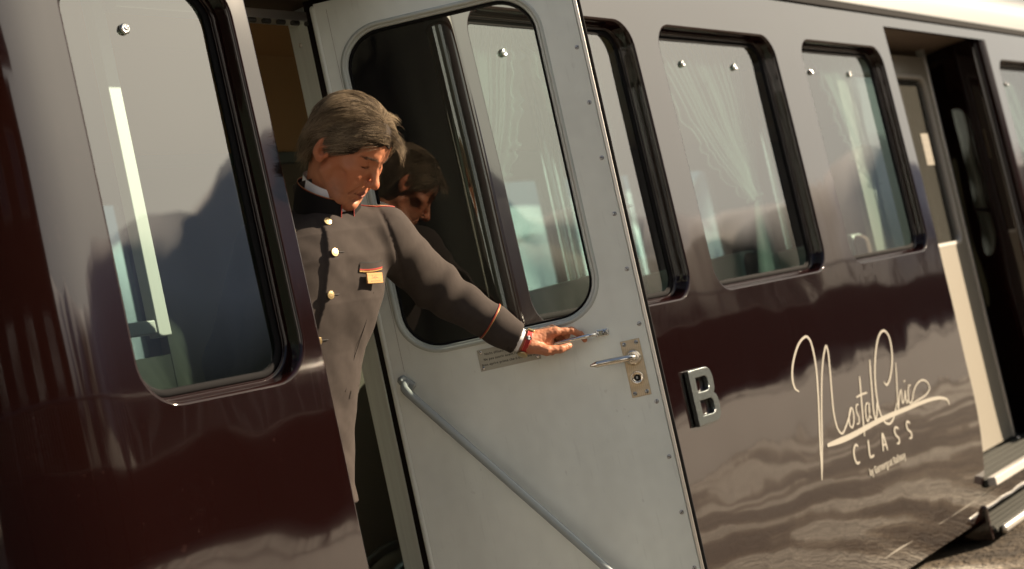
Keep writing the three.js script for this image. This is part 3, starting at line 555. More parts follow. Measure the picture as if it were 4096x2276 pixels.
function netMesh(f, lo, hi, h, colorFn) {
  const n = [0, 1, 2].map((k) => Math.ceil((hi[k] - lo[k]) / h) + 1), [nx, ny, nz] = n, val = new Float32Array(nx * ny * nz), id = new Int32Array(nx * ny * nz).fill(-1), p = [], idx = [];
  let q = 0; for (let k = 0; k < nz; k++) for (let j = 0; j < ny; j++) for (let i = 0; i < nx; i++) val[q++] = f(lo[0] + i * h, lo[1] + j * h, lo[2] + k * h);
  const at = (i, j, k) => i + nx * (j + ny * k), E = [[0, 1], [2, 3], [4, 5], [6, 7], [0, 2], [1, 3], [4, 6], [5, 7], [0, 4], [1, 5], [2, 6], [3, 7]];
  for (let k = 0; k < nz - 1; k++) for (let j = 0; j < ny - 1; j++) for (let i = 0; i < nx - 1; i++) {
    const v = []; let neg = 0; for (let c = 0; c < 8; c++) { const w = val[at(i + (c & 1), j + ((c >> 1) & 1), k + (c >> 2))]; v.push(w); if (w < 0) neg++; }
    if (neg === 0 || neg === 8) continue;
    let sx = 0, sy = 0, sz = 0, m = 0;
    for (const [a, b] of E) if ((v[a] < 0) !== (v[b] < 0)) { const t = v[a] / (v[a] - v[b]); sx += mix(a & 1, b & 1, t); sy += mix((a >> 1) & 1, (b >> 1) & 1, t); sz += mix(a >> 2, b >> 2, t); m++; }
    id[at(i, j, k)] = p.length / 3; p.push(lo[0] + (i + sx / m) * h, lo[1] + (j + sy / m) * h, lo[2] + (k + sz / m) * h);
  }
  const quad = (a, b, c, d, flip) => { if (a < 0 || b < 0 || c < 0 || d < 0) return; if (flip) idx.push(a, c, b, a, d, c); else idx.push(a, b, c, a, c, d); };
  for (let k = 1; k < nz - 1; k++) for (let j = 1; j < ny - 1; j++) for (let i = 1; i < nx - 1; i++) {
    const s = val[at(i, j, k)] < 0;
    if (s !== (val[at(i + 1, j, k)] < 0)) quad(id[at(i, j - 1, k - 1)], id[at(i, j, k - 1)], id[at(i, j, k)], id[at(i, j - 1, k)], !s);
    if (s !== (val[at(i, j + 1, k)] < 0)) quad(id[at(i - 1, j, k - 1)], id[at(i - 1, j, k)], id[at(i, j, k)], id[at(i, j, k - 1)], !s);
    if (s !== (val[at(i, j, k + 1)] < 0)) quad(id[at(i - 1, j - 1, k)], id[at(i, j - 1, k)], id[at(i, j, k)], id[at(i - 1, j, k)], !s);
  }
  const N = [], C = [], e = h * 0.5;
  for (let i = 0; i < p.length; i += 3) { const [x, y, z] = [p[i], p[i + 1], p[i + 2]]; const g = V(f(x + e, y, z) - f(x - e, y, z), f(x, y + e, z) - f(x, y - e, z), f(x, y, z + e) - f(x, y, z - e)).normalize(); N.push(g.x, g.y, g.z); if (colorFn) C.push(...colorFn(x, y, z, g)); }
  const g = new THREE.BufferGeometry(); g.setAttribute('position', new THREE.Float32BufferAttribute(p, 3)); g.setAttribute('normal', new THREE.Float32BufferAttribute(N, 3)); if (colorFn) g.setAttribute('color', new THREE.Float32BufferAttribute(C, 3)); g.setIndex(idx); return g;
}
const grad = (f, x, y, z, e = 0.002) => V(f(x + e, y, z) - f(x - e, y, z), f(x, y + e, z) - f(x, y - e, z), f(x, y, z + e) - f(x, y, z - e)).normalize();
function onto(f, P, off = 0) { const p = P.clone(); for (let i = 0; i < 12; i++) { const d = f(p.x, p.y, p.z) - off, g = grad(f, p.x, p.y, p.z); p.addScaledVector(g, -d * 0.8); } return p; }
function slide(f, P, dir, off = 0) { const p = P.clone(); for (let i = 0; i < 60; i++) { const d = f(p.x, p.y, p.z) - off; if (d < 0.0004) break; p.addScaledVector(dir, d * 0.6); } return p; }   // from outside towards the surface

// ---------------------------------------------------------------- the person, in axes of his own: x along the open door, y up, z out from the door
const BASE = V(-0.20, 0.52, 0.36);                                       // a point on the floor between his feet
const man = grp(scene, 'person', 0, 0, 0);
tag(man, 'man in a dark buttoned uniform jacket leaning out of the doorway to pull the door', 'person');
const FACING = -52 * RAD; man.rotation.y = FACING; man.scale.setScalar(SIZE);
man.position.set(-0.2747, 0.083, -0.2583).add(BASE.clone().multiplyScalar(SIZE).applyAxisAngle(V(0, 1, 0), FACING));
const put = (name, g, m, parent = man) => { g.translate(-BASE.x, -BASE.y, -BASE.z); return add(parent, name, g, m); };
const deeper = 0.055, sc = 1 + deeper / 3.5;
const T = (x, y, z) => [0.393 + (x - 0.393) * sc, 1.6 + (y - 1.6) * sc, z - deeper];      // torso and head
// torso axes: his left, up, forward
const YAW = 48 * RAD, LX = [Math.cos(YAW), 0, -Math.sin(YAW)], FX = [Math.sin(YAW), 0, Math.cos(YAW)];
const SH_L = [0.084, 1.988, 0.300], EL_L = [0.186, 1.822, 0.120], WR_L = [0.384, 1.632, 0.082];
const NECK = T(-0.045, 2.065, 0.415), SH_R = [-0.205, 2.005, 0.425], EL_R = [-0.36, 1.74, 0.40], WR_R = [-0.385, 1.50, 0.46];
// spine of the coat: [y, centre x, centre z, half width, half depth]
const SPINE = [[1.30, -0.312, 0.375, 0.194, 0.130], [1.36, -0.305, 0.375, 0.190, 0.128], [1.45, -0.288, 0.375, 0.186, 0.126], [1.56, -0.254, 0.375, 0.180, 0.130], [1.70, -0.190, 0.378, 0.172, 0.126], [1.82, -0.130, 0.385, 0.182, 0.132], [1.93, -0.096, 0.385, 0.188, 0.134], [2.00, -0.072, 0.380, 0.166, 0.116], [2.045, -0.055, 0.372, 0.115, 0.082], [2.075, -0.048, 0.366, 0.060, 0.055]];
function spineAt(y) { let k = 0; while (k < SPINE.length - 2 && SPINE[k + 1][0] < y) k++; const a = SPINE[k], b = SPINE[k + 1], t = clamp((y - a[0]) / (b[0] - a[0])); return [0, 1, 2, 3, 4].map((i) => mix(a[i], b[i], t)); }
function torso(x, y, z, grow) {
  const s = spineAt(y), dx = x - s[1], dz = z - s[2], l = dx * LX[0] + dz * LX[2], f = dx * FX[0] + dz * FX[2];
  const w = s[3] + grow, d = s[4] + grow, q = Math.pow(Math.pow(Math.abs(l) / w, 2.5) + Math.pow(Math.abs(f) / d, 2.5), 1 / 2.5);
  let v = (q - 1) * (q > 0.8 ? Math.min(w, d) * 1.05 : Math.min(w, d));
  return [v, l, f];
}
const sleeveU = cap(SH_L, EL_L, 0.078, 0.064), sleeveF = cap(EL_L, WR_L, 0.063, 0.047), NLOW = [NECK[0], NECK[1] - 0.035, NECK[2]], shoulders = cap(SH_L, NLOW, 0.066, 0.048), shoulders2 = cap(SH_R, NLOW, 0.066, 0.048), sleeveUR = cap(SH_R, EL_R, 0.078, 0.062), sleeveFR = cap(EL_R, WR_R, 0.062, 0.048);
const fdir = V(WR_L[0] - EL_L[0], WR_L[1] - EL_L[1], WR_L[2] - EL_L[2]).normalize();
const cuffAx = V(0.80, -0.585, -0.12).normalize(), CUFF = V(0.378, 1.640, 0.084);
function jacket(x, y, z) {
  let [v, l, f] = torso(x, y, z, 0);
  v = smax(v, 1.318 - y, 0.008);
  v = smin(v, shoulders(x, y, z), 0.05); v = smin(v, shoulders2(x, y, z), 0.05);
  const lapel = f > 0 ? 0.011 * sstep(-0.024, -0.016, l + 0.052 + 0.01 * (y - 1.94)) * sstep(2.09, 2.03, y) : 0;   // the left front laps over the right
  v -= lapel;
  // folds: soft drags across the chest, creases at the waist
  const wr = 0.0085 * noise3(l * 7 + y * 4, y * 6 - l * 5, 3.1) + 0.0038 * noise3(l * 13, y * 20 + l * 14, 8.2);
  v += wr;
  let a = smin(sleeveU(x, y, z), sleeveF(x, y, z), 0.03);
  const along = (x - SH_L[0]) * 0.62 + (y - SH_L[1]) * -0.78, across = (x - SH_L[0]) * 0.78 + (y - SH_L[1]) * 0.62;
  a += 0.0095 * noise3(along * 13, across * 7, z * 9) * sstep(0.05, 0.14, along) * sstep(0.52, 0.40, along) + 0.006 * Math.sin(along * 80 + across * 34 + 3 * noise3(across * 8, along * 4, 1)) * Math.exp(-(((along - 0.20) / 0.06) ** 2)) + 0.004 * noise3(along * 26, across * 12, 4.4) * sstep(0.56, 0.42, along);
  const cut = (x - CUFF.x) * cuffAx.x + (y - CUFF.y) * cuffAx.y + (z - CUFF.z) * cuffAx.z;
  a = smax(a, cut, 0.005);
  const hollow = cap([EL_L[0] + fdir.x * 0.19, EL_L[1] + fdir.y * 0.19, EL_L[2] + fdir.z * 0.19], [WR_L[0] + fdir.x * 0.1, WR_L[1] + fdir.y * 0.1, WR_L[2] + fdir.z * 0.1], 0.037, 0.0385)(x, y, z);
  a = smax(a, -hollow, 0.005);
  v = smin(v, a, 0.020);
  // seam where the sleeve is set in
  v += 0.0035 * Math.exp(-((((x - 0.094) * 0.93 + (z - 0.30) * -0.2 + (y - 1.99) * 0.18) / 0.006) ** 2)) * sstep(0.15, 0.05, Math.abs(y - 1.95));
  let b = smin(sleeveUR(x, y, z), sleeveFR(x, y, z), 0.03); v = smin(v, b, 0.02);
  return v;
}
const cloth = phy(lin(0.044, 0.037, 0.034), 0.95, { vertexColors: true, sheen: 0.5, sheenRoughness: 0.6, sheenColor: lin(0.09, 0.07, 0.06), specularIntensity: 0.3 });
const darkCloth = phy(lin(0.012, 0.011, 0.011), 0.95, { specularIntensity: 0.3 });
const redPipe = std(lin(0.30, 0.022, 0.012), 0.6), goldPipe = std(lin(0.50, 0.32, 0.12), 0.4, { metalness: 0.5 });
const shirt = std(lin(0.78, 0.79, 0.83), 0.9);
const brass = std(lin(0.50, 0.39, 0.21), 0.34, { metalness: 1 });
const weave = (x, y, z) => { const k = 1 + 0.10 * noise3(x * 60, y * 60, z * 60) + 0.08 * noise3(x * 210, y * 30, z * 210) + 0.08 * noise3(x * 9, y * 9, z * 9); return [k, k, k]; };
put('jacket', netMesh(jacket, [-0.56, 1.30, 0.0], [0.46, 2.15, 0.58], 0.0062, weave), cloth).userData.label = 'charcoal wool uniform jacket';
// piping, pocket, badge, buttons
const onFront = (l, y) => { const s = spineAt(y); return slide(jacket, V(s[1] + LX[0] * l + FX[0] * 0.35, y, s[2] + LX[2] * l + FX[2] * 0.35), V(-FX[0], 0, -FX[2])); };
function piping(parent, name, pts, r, m, off = 0.0008) { const c = new THREE.CatmullRomCurve3(pts, false, 'centripetal'), q = []; for (let i = 0; i <= 24; i++) q.push(onto(jacket, c.getPoint(i / 24), off)); return put(name, new THREE.TubeGeometry(new THREE.CatmullRomCurve3(q), 48, r, 6), m); }
{
  const shA = V(...T(0.060, 2.092, 0.42)), shB = V(0.128, 2.040, 0.315);
  piping(man, 'shoulder_piping', [shA, shA.clone().lerp(shB, 0.5).add(V(0.004, 0.012, 0.02)), shB], 0.0022, redPipe);
  piping(man, 'shoulder_braid', [shA.clone().add(V(0, 0.005, -0.004)), shA.clone().lerp(shB, 0.5).add(V(0.006, 0.018, 0.016)), shB.clone().add(V(0.002, 0.005, -0.002))], 0.0014, goldPipe);
  // ring of piping above the cuff
  const c = V(0.312, 1.706, 0.100), ax = V(0.70, -0.70, -0.14).normalize(), u = V(0.66, 0.74, 0).normalize(), w = ax.clone().cross(u).normalize();
  for (const [name, d, r, m] of [['cuff_piping', 0, 0.0016, redPipe], ['cuff_braid', 0.0028, 0.0009, goldPipe]]) {
    const q = []; for (let i = 0; i < 40; i++) { const t = i / 40 * 2 * Math.PI; q.push(slide(jacket, c.clone().addScaledVector(ax, d).addScaledVector(u, 0.085 * Math.cos(t)).addScaledVector(w, 0.085 * Math.sin(t)), u.clone().multiplyScalar(-Math.cos(t)).addScaledVector(w, -Math.sin(t)), 0.0006)); }
    put(name, new THREE.TubeGeometry(new THREE.CatmullRomCurve3(q, true), 90, r, 6, true), m);
  }
  // breast pocket: a welt with a red and a gold line
  const y0 = 1.902, l0 = 0.036, l1 = 0.126;
  const band = (ya, yb, off, name, m) => { const g = gridGeo(24, 3, (s, t) => { const l = mix(l0, l1, s), p = onFront(l, mix(ya, yb, t) - 0.004 * Math.sin(s * Math.PI)); return [p.x + FX[0] * off, p.y, p.z + FX[2] * off]; }); return put(name, g, m); };
  band(y0 - 0.013, y0 + 0.009, 0.0022, 'pocket_welt', cloth.clone()).material.vertexColors = false;
  band(y0 - 0.0085, y0 - 0.0052, 0.0034, 'pocket_piping', redPipe); band(y0 - 0.0125, y0 - 0.0095, 0.0034, 'pocket_braid', goldPipe);
  band(y0 + 0.0095, y0 + 0.0115, 0.0010, 'pocket_opening', M.black);
  // wooden name badge
  const bp = onFront(0.082, 1.868), bn = grad(jacket, bp.x, bp.y, bp.z, 0.02).lerp(V(FX[0], 0, FX[2]), 0.75).normalize();
  const cv = document.createElement('canvas'); cv.width = 256; cv.height = 128; const k = cv.getContext('2d');
  k.fillStyle = '#b9894a'; k.fillRect(0, 0, 256, 128); for (let i = 0; i < 70; i++) { k.strokeStyle = `rgba(${120 + rnd() * 60},${70 + rnd() * 40},20,0.18)`; k.lineWidth = 1 + rnd() * 2; const yy = rnd() * 128; k.beginPath(); k.moveTo(0, yy); k.bezierCurveTo(80, yy + rnd() * 10 - 5, 170, yy + rnd() * 10 - 5, 256, yy + rnd() * 6 - 3); k.stroke(); }
  k.strokeStyle = '#5a3413'; k.lineWidth = 2.4; for (const [, pts] of LOGO.slice(0, 13)) { k.beginPath(); pts.forEach(([x, y], i) => { const px = 62 + (x - 1.47) * 96, py = 70 - (y - 0.99) * 112; if (i) k.lineTo(px, py); else k.moveTo(px, py); }); k.stroke(); }
  k.fillStyle = '#3d220b'; k.font = 'bold 21px sans-serif'; k.textAlign = 'center'; k.fillText('Martin Frankley', 132, 110); k.font = '9px sans-serif'; k.fillText('C L A S S', 128, 84);
  const bt = new THREE.CanvasTexture(cv); bt.colorSpace = THREE.SRGBColorSpace;
  const q = new THREE.Quaternion().setFromUnitVectors(V(0, 0, 1), bn), roll = new THREE.Quaternion().setFromAxisAngle(V(0, 0, 1), -0.10), place = (g, off) => { g.applyQuaternion(q.clone().multiply(roll)); return g.translate(bp.x + bn.x * off, bp.y, bp.z + bn.z * off); };
  put('name_badge', place(new RoundedBoxGeometry(0.056, 0.028, 0.005, 3, 0.0022), 0.014), std(lin(0.40, 0.22, 0.08), 0.5)).userData.label = 'wooden name badge';
  put('badge_print', place(new THREE.PlaneGeometry(0.0525, 0.0262), 0.0168), std(0xffffff, 0.55, { map: bt }));
  // buttons down the front with their button holes
  for (const [l, y] of [[-0.058, 2.028], [-0.054, 1.945], [-0.056, 1.843], [-0.056, 1.738], [-0.056, 1.63]]) {
    const p = onFront(l, y), n = grad(jacket, p.x, p.y, p.z, 0.02).lerp(V(FX[0], 0, FX[2]), 0.5).normalize(), qq = new THREE.Quaternion().setFromUnitVectors(V(0, 0, 1), n);
    put('button', lathe([[0, 0.0040], [0.003, 0.0043], [0.0065, 0.0040], [0.0088, 0.0034], [0.0098, 0.0040], [0.0106, 0.0030], [0.0098, 0.001], [0.004, 0]], 24).applyQuaternion(qq).translate(p.x + n.x * 0.002, p.y + n.y * 0.002, p.z + n.z * 0.002), brass);
    const a = onFront(l + 0.012, y), b = onFront(l + 0.032, y - 0.001); if (y < 2.0) put('buttonhole', tube([a, a.clone().lerp(b, 0.5), b].map((v) => v.addScaledVector(n, 0.0006)), 0.0016, 8, 5), M.black);
  }
  // dart down from the pocket
  put('dart', tube([[0.100, 1.835], [0.096, 1.76], [0.088, 1.68], [0.078, 1.60]].map(([l, y]) => onFront(l, y)), 0.0008, 20, 5), darkCloth);
  const flap = gridGeo(16, 3, (s, t) => { const p = onFront(mix(0.10, 0.165, s), 1.612 - 0.012 * (1 - s) - 0.020 * (1 - t)); return [p.x + FX[0] * 0.0015, p.y, p.z + FX[2] * 0.0015]; });
  put('hip_pocket_flap', flap, cloth.clone()).material.vertexColors = false;
}
// stand collar in two halves, shirt band inside it
{
  const up = V(0.30, 0.93, 0.20).normalize(), c0 = V(...T(-0.030, 2.058, 0.425)), f = V(FX[0], 0, FX[2]).addScaledVector(up, -V(FX[0], 0, FX[2]).dot(up)).normalize(), l = up.clone().cross(f).normalize();
  const ring = (a, r, h) => c0.clone().addScaledVector(up, h > 0 ? 0.022 * (1 - Math.cos(a)) : 0).addScaledVector(f, Math.cos(a) * r * 1.02).addScaledVector(l, Math.sin(a) * r).addScaledVector(up, h);
  const arc = (name, a0, a1, r0, r1, h0, h1, m, thick) => { const g = gridGeo(40, 6, (s, t) => { const a = mix(a0, a1, s), drop = 0.018 * Math.max(0, Math.cos(a)); const p = ring(a, mix(r0, r1, t) + thick, mix(h0, h1, t) - drop * (1 - t)); return [p.x, p.y, p.z]; }); return put(name, g, m); };
  const side = (z) => { const m = z.clone(); m.side = THREE.DoubleSide; return m; }, dk = side(darkCloth), wh = side(shirt);
  arc('shirt_collar', -3.12, 3.12, 0.074, 0.069, -0.02, 0.060, wh, 0); arc('shirt_collar', -3.12, 3.12, 0.070, 0.066, -0.02, 0.0595, wh, 0);
  const pipe = (a0, a1, r, h, m, rr) => { const q = []; for (let i = 0; i <= 30; i++) q.push(ring(mix(a0, a1, i / 30), r, h)); return put('collar_piping', new THREE.TubeGeometry(new THREE.CatmullRomCurve3(q), 60, rr, 6), m); };
  for (const [a0, a1] of [[0.16, 3.1], [-0.30, -3.1]]) {
    arc('collar', a0, a1, 0.092, 0.083, -0.035, 0.040, dk, 0); arc('collar', a0, a1, 0.088, 0.079, -0.035, 0.040, dk, 0);
    pipe(a0, a1, 0.0815, 0.040, redPipe, 0.0013); pipe(a0, a1, 0.0820, 0.0422, goldPipe, 0.0008);
    put('collar_piping', tube([ring(a0, 0.0835, 0.040), ring(a0, 0.089, 0.0), ring(a0, 0.093, -0.035)], 0.0013, 10, 6), redPipe);
  }
}
// shirt cuff, watch
{
  const cu = (d, r) => lathe(Array.from({ length: 2 }, (_, i) => [r, i * d]), 40);
  const q = new THREE.Quaternion().setFromUnitVectors(V(0, 0, 1), cuffAx);
  put('shirt_cuff', lathe([[0.0365, -0.03], [0.0365, 0.008], [0.035, 0.009], [0.0345, -0.02]], 40).scale(1.0, 0.86, 1).applyQuaternion(q).translate(CUFF.x, CUFF.y - 0.001, CUFF.z), shirt);
  const wc = V(0.3975, 1.6265, 0.079), wax = V(0.84, -0.52, -0.10).normalize(), up = V(0.40, 0.70, 0).addScaledVector(wax, -V(0.40, 0.70, 0).dot(wax)).normalize(), out = wax.clone().cross(up).normalize(); if (out.z < 0) out.negate(); wax.copy(out).cross(up).normalize();
  const basis = new THREE.Matrix4().makeBasis(out, up, wax);           // local x towards the viewer, y up the wrist, z along the arm
  const place = (g) => g.applyMatrix4(basis).translate(wc.x, wc.y, wc.z);
  const rx = 0.0305, ry = 0.0345;
  const strap = lathe([[1, -0.0085], [1.045, -0.0088], [1.075, -0.006], [1.08, 0], [1.075, 0.006], [1.045, 0.0088], [1, 0.0085], [0.99, 0], [1, -0.0085]], 48); strap.scale(rx, ry, 1); place(strap);
  const st = put('watch_strap', strap, std(lin(0.36, 0.012, 0.010), 0.5)); st.userData.label = 'red leather watch strap with white flowers';
  for (const s of [-1, 1]) { const e = new THREE.TorusGeometry(1.083, 0.018, 5, 90); e.scale(rx, ry, 0.033); e.translate(0, 0, s * 0.0062); put('strap_stitching', place(e), std(lin(0.70, 0.18, 0.12), 0.7)); }
  const onStrap = (a, off = 1.09) => [Math.cos(a) * rx * off, Math.sin(a) * ry * off];
  // dark oval with two white flowers
  const [px, py] = onStrap(0.35), ov = new THREE.CylinderGeometry(1, 1, 0.0012, 24); ov.rotateX(Math.PI / 2); ov.scale(0.0085, 0.0058, 1); ov.rotateY(Math.PI / 2); const rot = new THREE.Matrix4().makeRotationZ(0.35); ov.applyMatrix4(rot); ov.translate(px, py, 0); put('strap_emblem', place(ov), std(lin(0.012, 0.02, 0.014), 0.6));
  for (const [da, dz] of [[0.10, 0.001], [-0.06, -0.001]]) {
    const pet = []; for (let k = 0; k < 8; k++) { const g = new THREE.SphereGeometry(1, 8, 6); g.scale(0.0005, 0.00075, 0.0020); g.translate(0, 0, 0.0019); g.rotateX(k * Math.PI / 4); pet.push(g); } pet.push(new THREE.SphereGeometry(0.0010, 8, 6));
    const fl = merge(pet); fl.applyMatrix4(new THREE.Matrix4().makeRotationZ(0.35 + da)); const [fx, fy] = onStrap(0.35 + da, 1.125); fl.translate(fx, fy, dz); put('strap_flower', place(fl), shirt);
  }
  const bucket = (a, w, name) => { const g = new RoundedBoxGeometry(0.006, w, 0.021, 3, 0.0022); g.translate(0, 0, 0); g.applyMatrix4(new THREE.Matrix4().makeRotationZ(a)); const [x, y] = onStrap(a, 1.12); g.translate(x, y, 0); return put(name, place(g), brass); };
  bucket(1.20, 0.010, 'strap_buckle');
  const cs = lathe([[0, 0.007], [0.0125, 0.0068], [0.0145, 0.005], [0.015, 0.002], [0.014, -0.001], [0, -0.001]], 28); cs.rotateY(Math.PI / 2); cs.applyMatrix4(new THREE.Matrix4().makeRotationZ(-1.15)); const [cx, cy] = onStrap(-1.15, 1.06); cs.translate(cx, cy, 0); put('watch_case', place(cs), brass);
}
// trousers and shoes
{
  const hipL = [-0.245, 1.40, 0.34], hipR = [-0.385, 1.40, 0.41], fL = [-0.19, 0.60, 0.35], fR = [-0.41, 0.60, 0.42], kL = [-0.215, 1.0, 0.37], kR = [-0.40, 1.0, 0.43];
  const a = cap(hipL, kL, 0.098, 0.078), b = cap(kL, fL, 0.076, 0.062), c = cap(hipR, kR, 0.098, 0.078), d = cap(kR, fR, 0.076, 0.062);
  const tr = (x, y, z) => Math.max(Math.min(smin(a(x, y, z), b(x, y, z), 0.03), smin(c(x, y, z), d(x, y, z), 0.03)) + 0.004 * noise3(x * 14, y * 12, z * 14), 0.60 - y, y - 1.42);
  put('trousers', netMesh(tr, [-0.56, 0.55, 0.20], [0.02, 1.46, 0.58], 0.012), darkCloth);
  for (const p of [fL, fR]) {
    const s1 = ell([p[0] + 0.02, 0.545, p[2] + 0.06], [0.048, 0.045, 0.085]), s2 = ell([p[0] + 0.008, 0.565, p[2] - 0.02], [0.042, 0.06, 0.075]);
    const sh = (x, y, z) => Math.max(smin(s1(x, y, z), s2(x, y, z), 0.03), 0.521 - y);
    put('shoe', netMesh(sh, [p[0] - 0.08, 0.50, p[2] - 0.13], [p[0] + 0.12, 0.66, p[2] + 0.18], 0.009), phy(lin(0.01, 0.009, 0.008), 0.25, { clearcoat: 0.5 }));
  }
}
// ---------------------------------------------------------------- head, hair, hands: the body
const HEAD = V(...T(0.053, 2.194, 0.48)), HS = 1.055;
const hy = 62 * RAD, hp = 47 * RAD;
const HF = V(Math.cos(hp) * Math.sin(hy), -Math.sin(hp), Math.cos(hp) * Math.cos(hy)), HU = V(Math.sin(hp) * Math.sin(hy), Math.cos(hp), Math.sin(hp) * Math.cos(hy)), HR = HF.clone().cross(HU).normalize();   // forward, up, his right
const toHead = (x, y, z) => { const dx = x - HEAD.x, dy = y - HEAD.y, dz = z - HEAD.z; return [(dx * HR.x + dy * HR.y + dz * HR.z) / HS, (dx * HU.x + dy * HU.y + dz * HU.z) / HS, (dx * HF.x + dy * HF.y + dz * HF.z) / HS]; };
const fromHead = (x, y, z) => HEAD.clone().addScaledVector(HR, x * HS).addScaledVector(HU, y * HS).addScaledVector(HF, z * HS);
// face, in head axes: x to his right, y up, z forward; mirrored about x = 0
const P = {
  cranium: ell([0, 0.042, -0.008], [0.0765, 0.092, 0.098]), mid: ell([0, -0.022, 0.040], [0.060, 0.078, 0.056]), front: ell([0, 0.050, 0.040], [0.064, 0.052, 0.056]),
  jaw: cap([0.050, -0.050, 0.008], [0.028, -0.090, 0.064], 0.017, 0.016), jaw2: cap([0.030, -0.090, 0.062], [0, -0.0985, 0.078], 0.015, 0.0165), chin: ell([0, -0.100, 0.082], [0.019, 0.015, 0.014]),
  cheekbone: ell([0.047, -0.006, 0.062], [0.021, 0.016, 0.022]), cheek: ell([0.036, -0.040, 0.066], [0.024, 0.028, 0.022]),
  brow: cap([0.044, 0.034, 0.070], [0.012, 0.033, 0.090], 0.009, 0.0085), glab: ell([0, 0.034, 0.090], [0.012, 0.012, 0.008]),
  bridge: cap([0, 0.020, 0.094], [0, -0.018, 0.1150], 0.0068, 0.0090), tip: ell([0, -0.024, 0.1165], [0.0125, 0.0105, 0.0115]), wing: ell([0.0125, -0.0285, 0.1035], [0.0075, 0.0085, 0.0105]),
  socket: ell([0.031, 0.016, 0.101], [0.0175, 0.012, 0.014]), lid: ell([0.031, 0.0155, 0.0760], [0.0150, 0.0135, 0.0135]),
  muzzle: ell([0, -0.060, 0.083], [0.027, 0.022, 0.015]), lipU: cap([0.019, -0.0600, 0.088], [0, -0.0560, 0.0985], 0.0040, 0.0050), lipL: cap([0.016, -0.0655, 0.088], [0, -0.0675, 0.0965], 0.0042, 0.0060),
  slit: cap([0.023, -0.0625, 0.091], [0, -0.0615, 0.1015], 0.0016, 0.0020), fold: cap([0.017, -0.030, 0.103], [0.034, -0.066, 0.083], 0.0035, 0.0030), under: ell([0, -0.081, 0.094], [0.016, 0.006, 0.008]),
  eyeline: cap([0.018, 0.0095, 0.0880], [0.043, 0.0085, 0.0825], 0.0013, 0.0013), crow: cap([0.046, 0.008, 0.074], [0.058, -0.004, 0.066], 0.0015, 0.0015), temple: ell([0.078, 0.045, 0.060], [0.014, 0.026, 0.022]),
  nostril: ell([0.0075, -0.0345, 0.1085], [0.0040, 0.0035, 0.0055]), hollow: ell([0.062, -0.050, 0.052], [0.012, 0.026, 0.022]),
};
function ear(x, y, z) {                                                 // one side, x > 0; leans back a little
  const c = Math.cos(-0.22), s = Math.sin(-0.22), yy = (y - 0.0) * c - (z + 0.004) * s, zz = (y - 0.0) * s + (z + 0.004) * c;
  const body = ell([0.0810, 0.002, -0.004], [0.0105, 0.034, 0.0195])(x + 0.30 * zz, yy, zz);
  const conch = ell([0.0920, -0.004, 0.003], [0.0140, 0.0130, 0.0095])(x, yy, zz), scapha = ell([0.0960, 0.015, -0.004], [0.0110, 0.0110, 0.0095])(x, yy, zz);
  let v = smin(body, ell([0.078, -0.026, 0.003], [0.007, 0.0095, 0.0085])(x, yy, zz), 0.008);
  v = smax(v, -conch, 0.005); v = smax(v, -scapha, 0.006);
  return smin(v, ell([0.0775, -0.004, 0.0135], [0.006, 0.008, 0.005])(x, yy, zz), 0.005);
}
function face(x0, y, z) {
  const x = Math.abs(x0);
  let v = smin(P.cranium(x, y, z), P.front(x, y, z), 0.03); v = smin(v, P.mid(x, y, z), 0.03);
  v = smin(v, P.jaw(x, y, z), 0.026); v = smin(v, P.jaw2(x, y, z), 0.022); v = smin(v, P.chin(x, y, z), 0.012);
  v = smin(v, P.cheekbone(x, y, z), 0.020); v = smin(v, P.cheek(x, y, z), 0.022); v = smin(v, P.muzzle(x, y, z), 0.016);
  v = smin(v, P.brow(x, y, z), 0.013); v = smin(v, P.glab(x, y, z), 0.012);
  v = smax(v, -P.socket(x, y, z), 0.014); v = smax(v, -P.temple(x, y, z), 0.02); v = smax(v, -P.hollow(x, y, z), 0.02);
  v = smin(v, P.lid(x, y, z), 0.003); v = smax(v, -P.eyeline(x, y, z), 0.0016); v = smax(v, -P.crow(x, y, z), 0.003);
  v = smin(v, P.bridge(x, y, z), 0.009); v = smin(v, P.tip(x, y, z), 0.008); v = smin(v, P.wing(x, y, z), 0.0045); v = smax(v, -P.nostril(x, y, z), 0.002);
  v = smax(v, -P.fold(x, y, z), 0.006); v = smax(v, -P.under(x, y, z), 0.008);
  v = smin(v, P.lipU(x, y, z), 0.004); v = smin(v, P.lipL(x, y, z), 0.004); v = smax(v, -P.slit(x, y, z), 0.002);
  v = smin(v, ear(x, y, z), 0.004);
  return v + 0.0007 * noise3(x0 * 90, y * 90, z * 60) + 0.0009 * noise3(x0 * 40, y * 34, z * 34);
}
const NB = V(NECK[0], NECK[1] - 0.03, NECK[2] - 0.005);
const neckTop = fromHead(0, -0.030, -0.030), neckFront = fromHead(0, -0.075, 0.020);
const neckA = cap([NB.x, NB.y, NB.z], neckTop.toArray(), 0.062, 0.054), neckB = cap([NB.x + 0.01, NB.y, NB.z + 0.03], neckFront.toArray(), 0.046, 0.034);
const headF = (x, y, z) => { const [a, b, c] = toHead(x, y, z); const f = face(a, b, c) * HS; return smin(f, smin(neckA(x, y, z), neckB(x, y, z), 0.03), 0.018); };
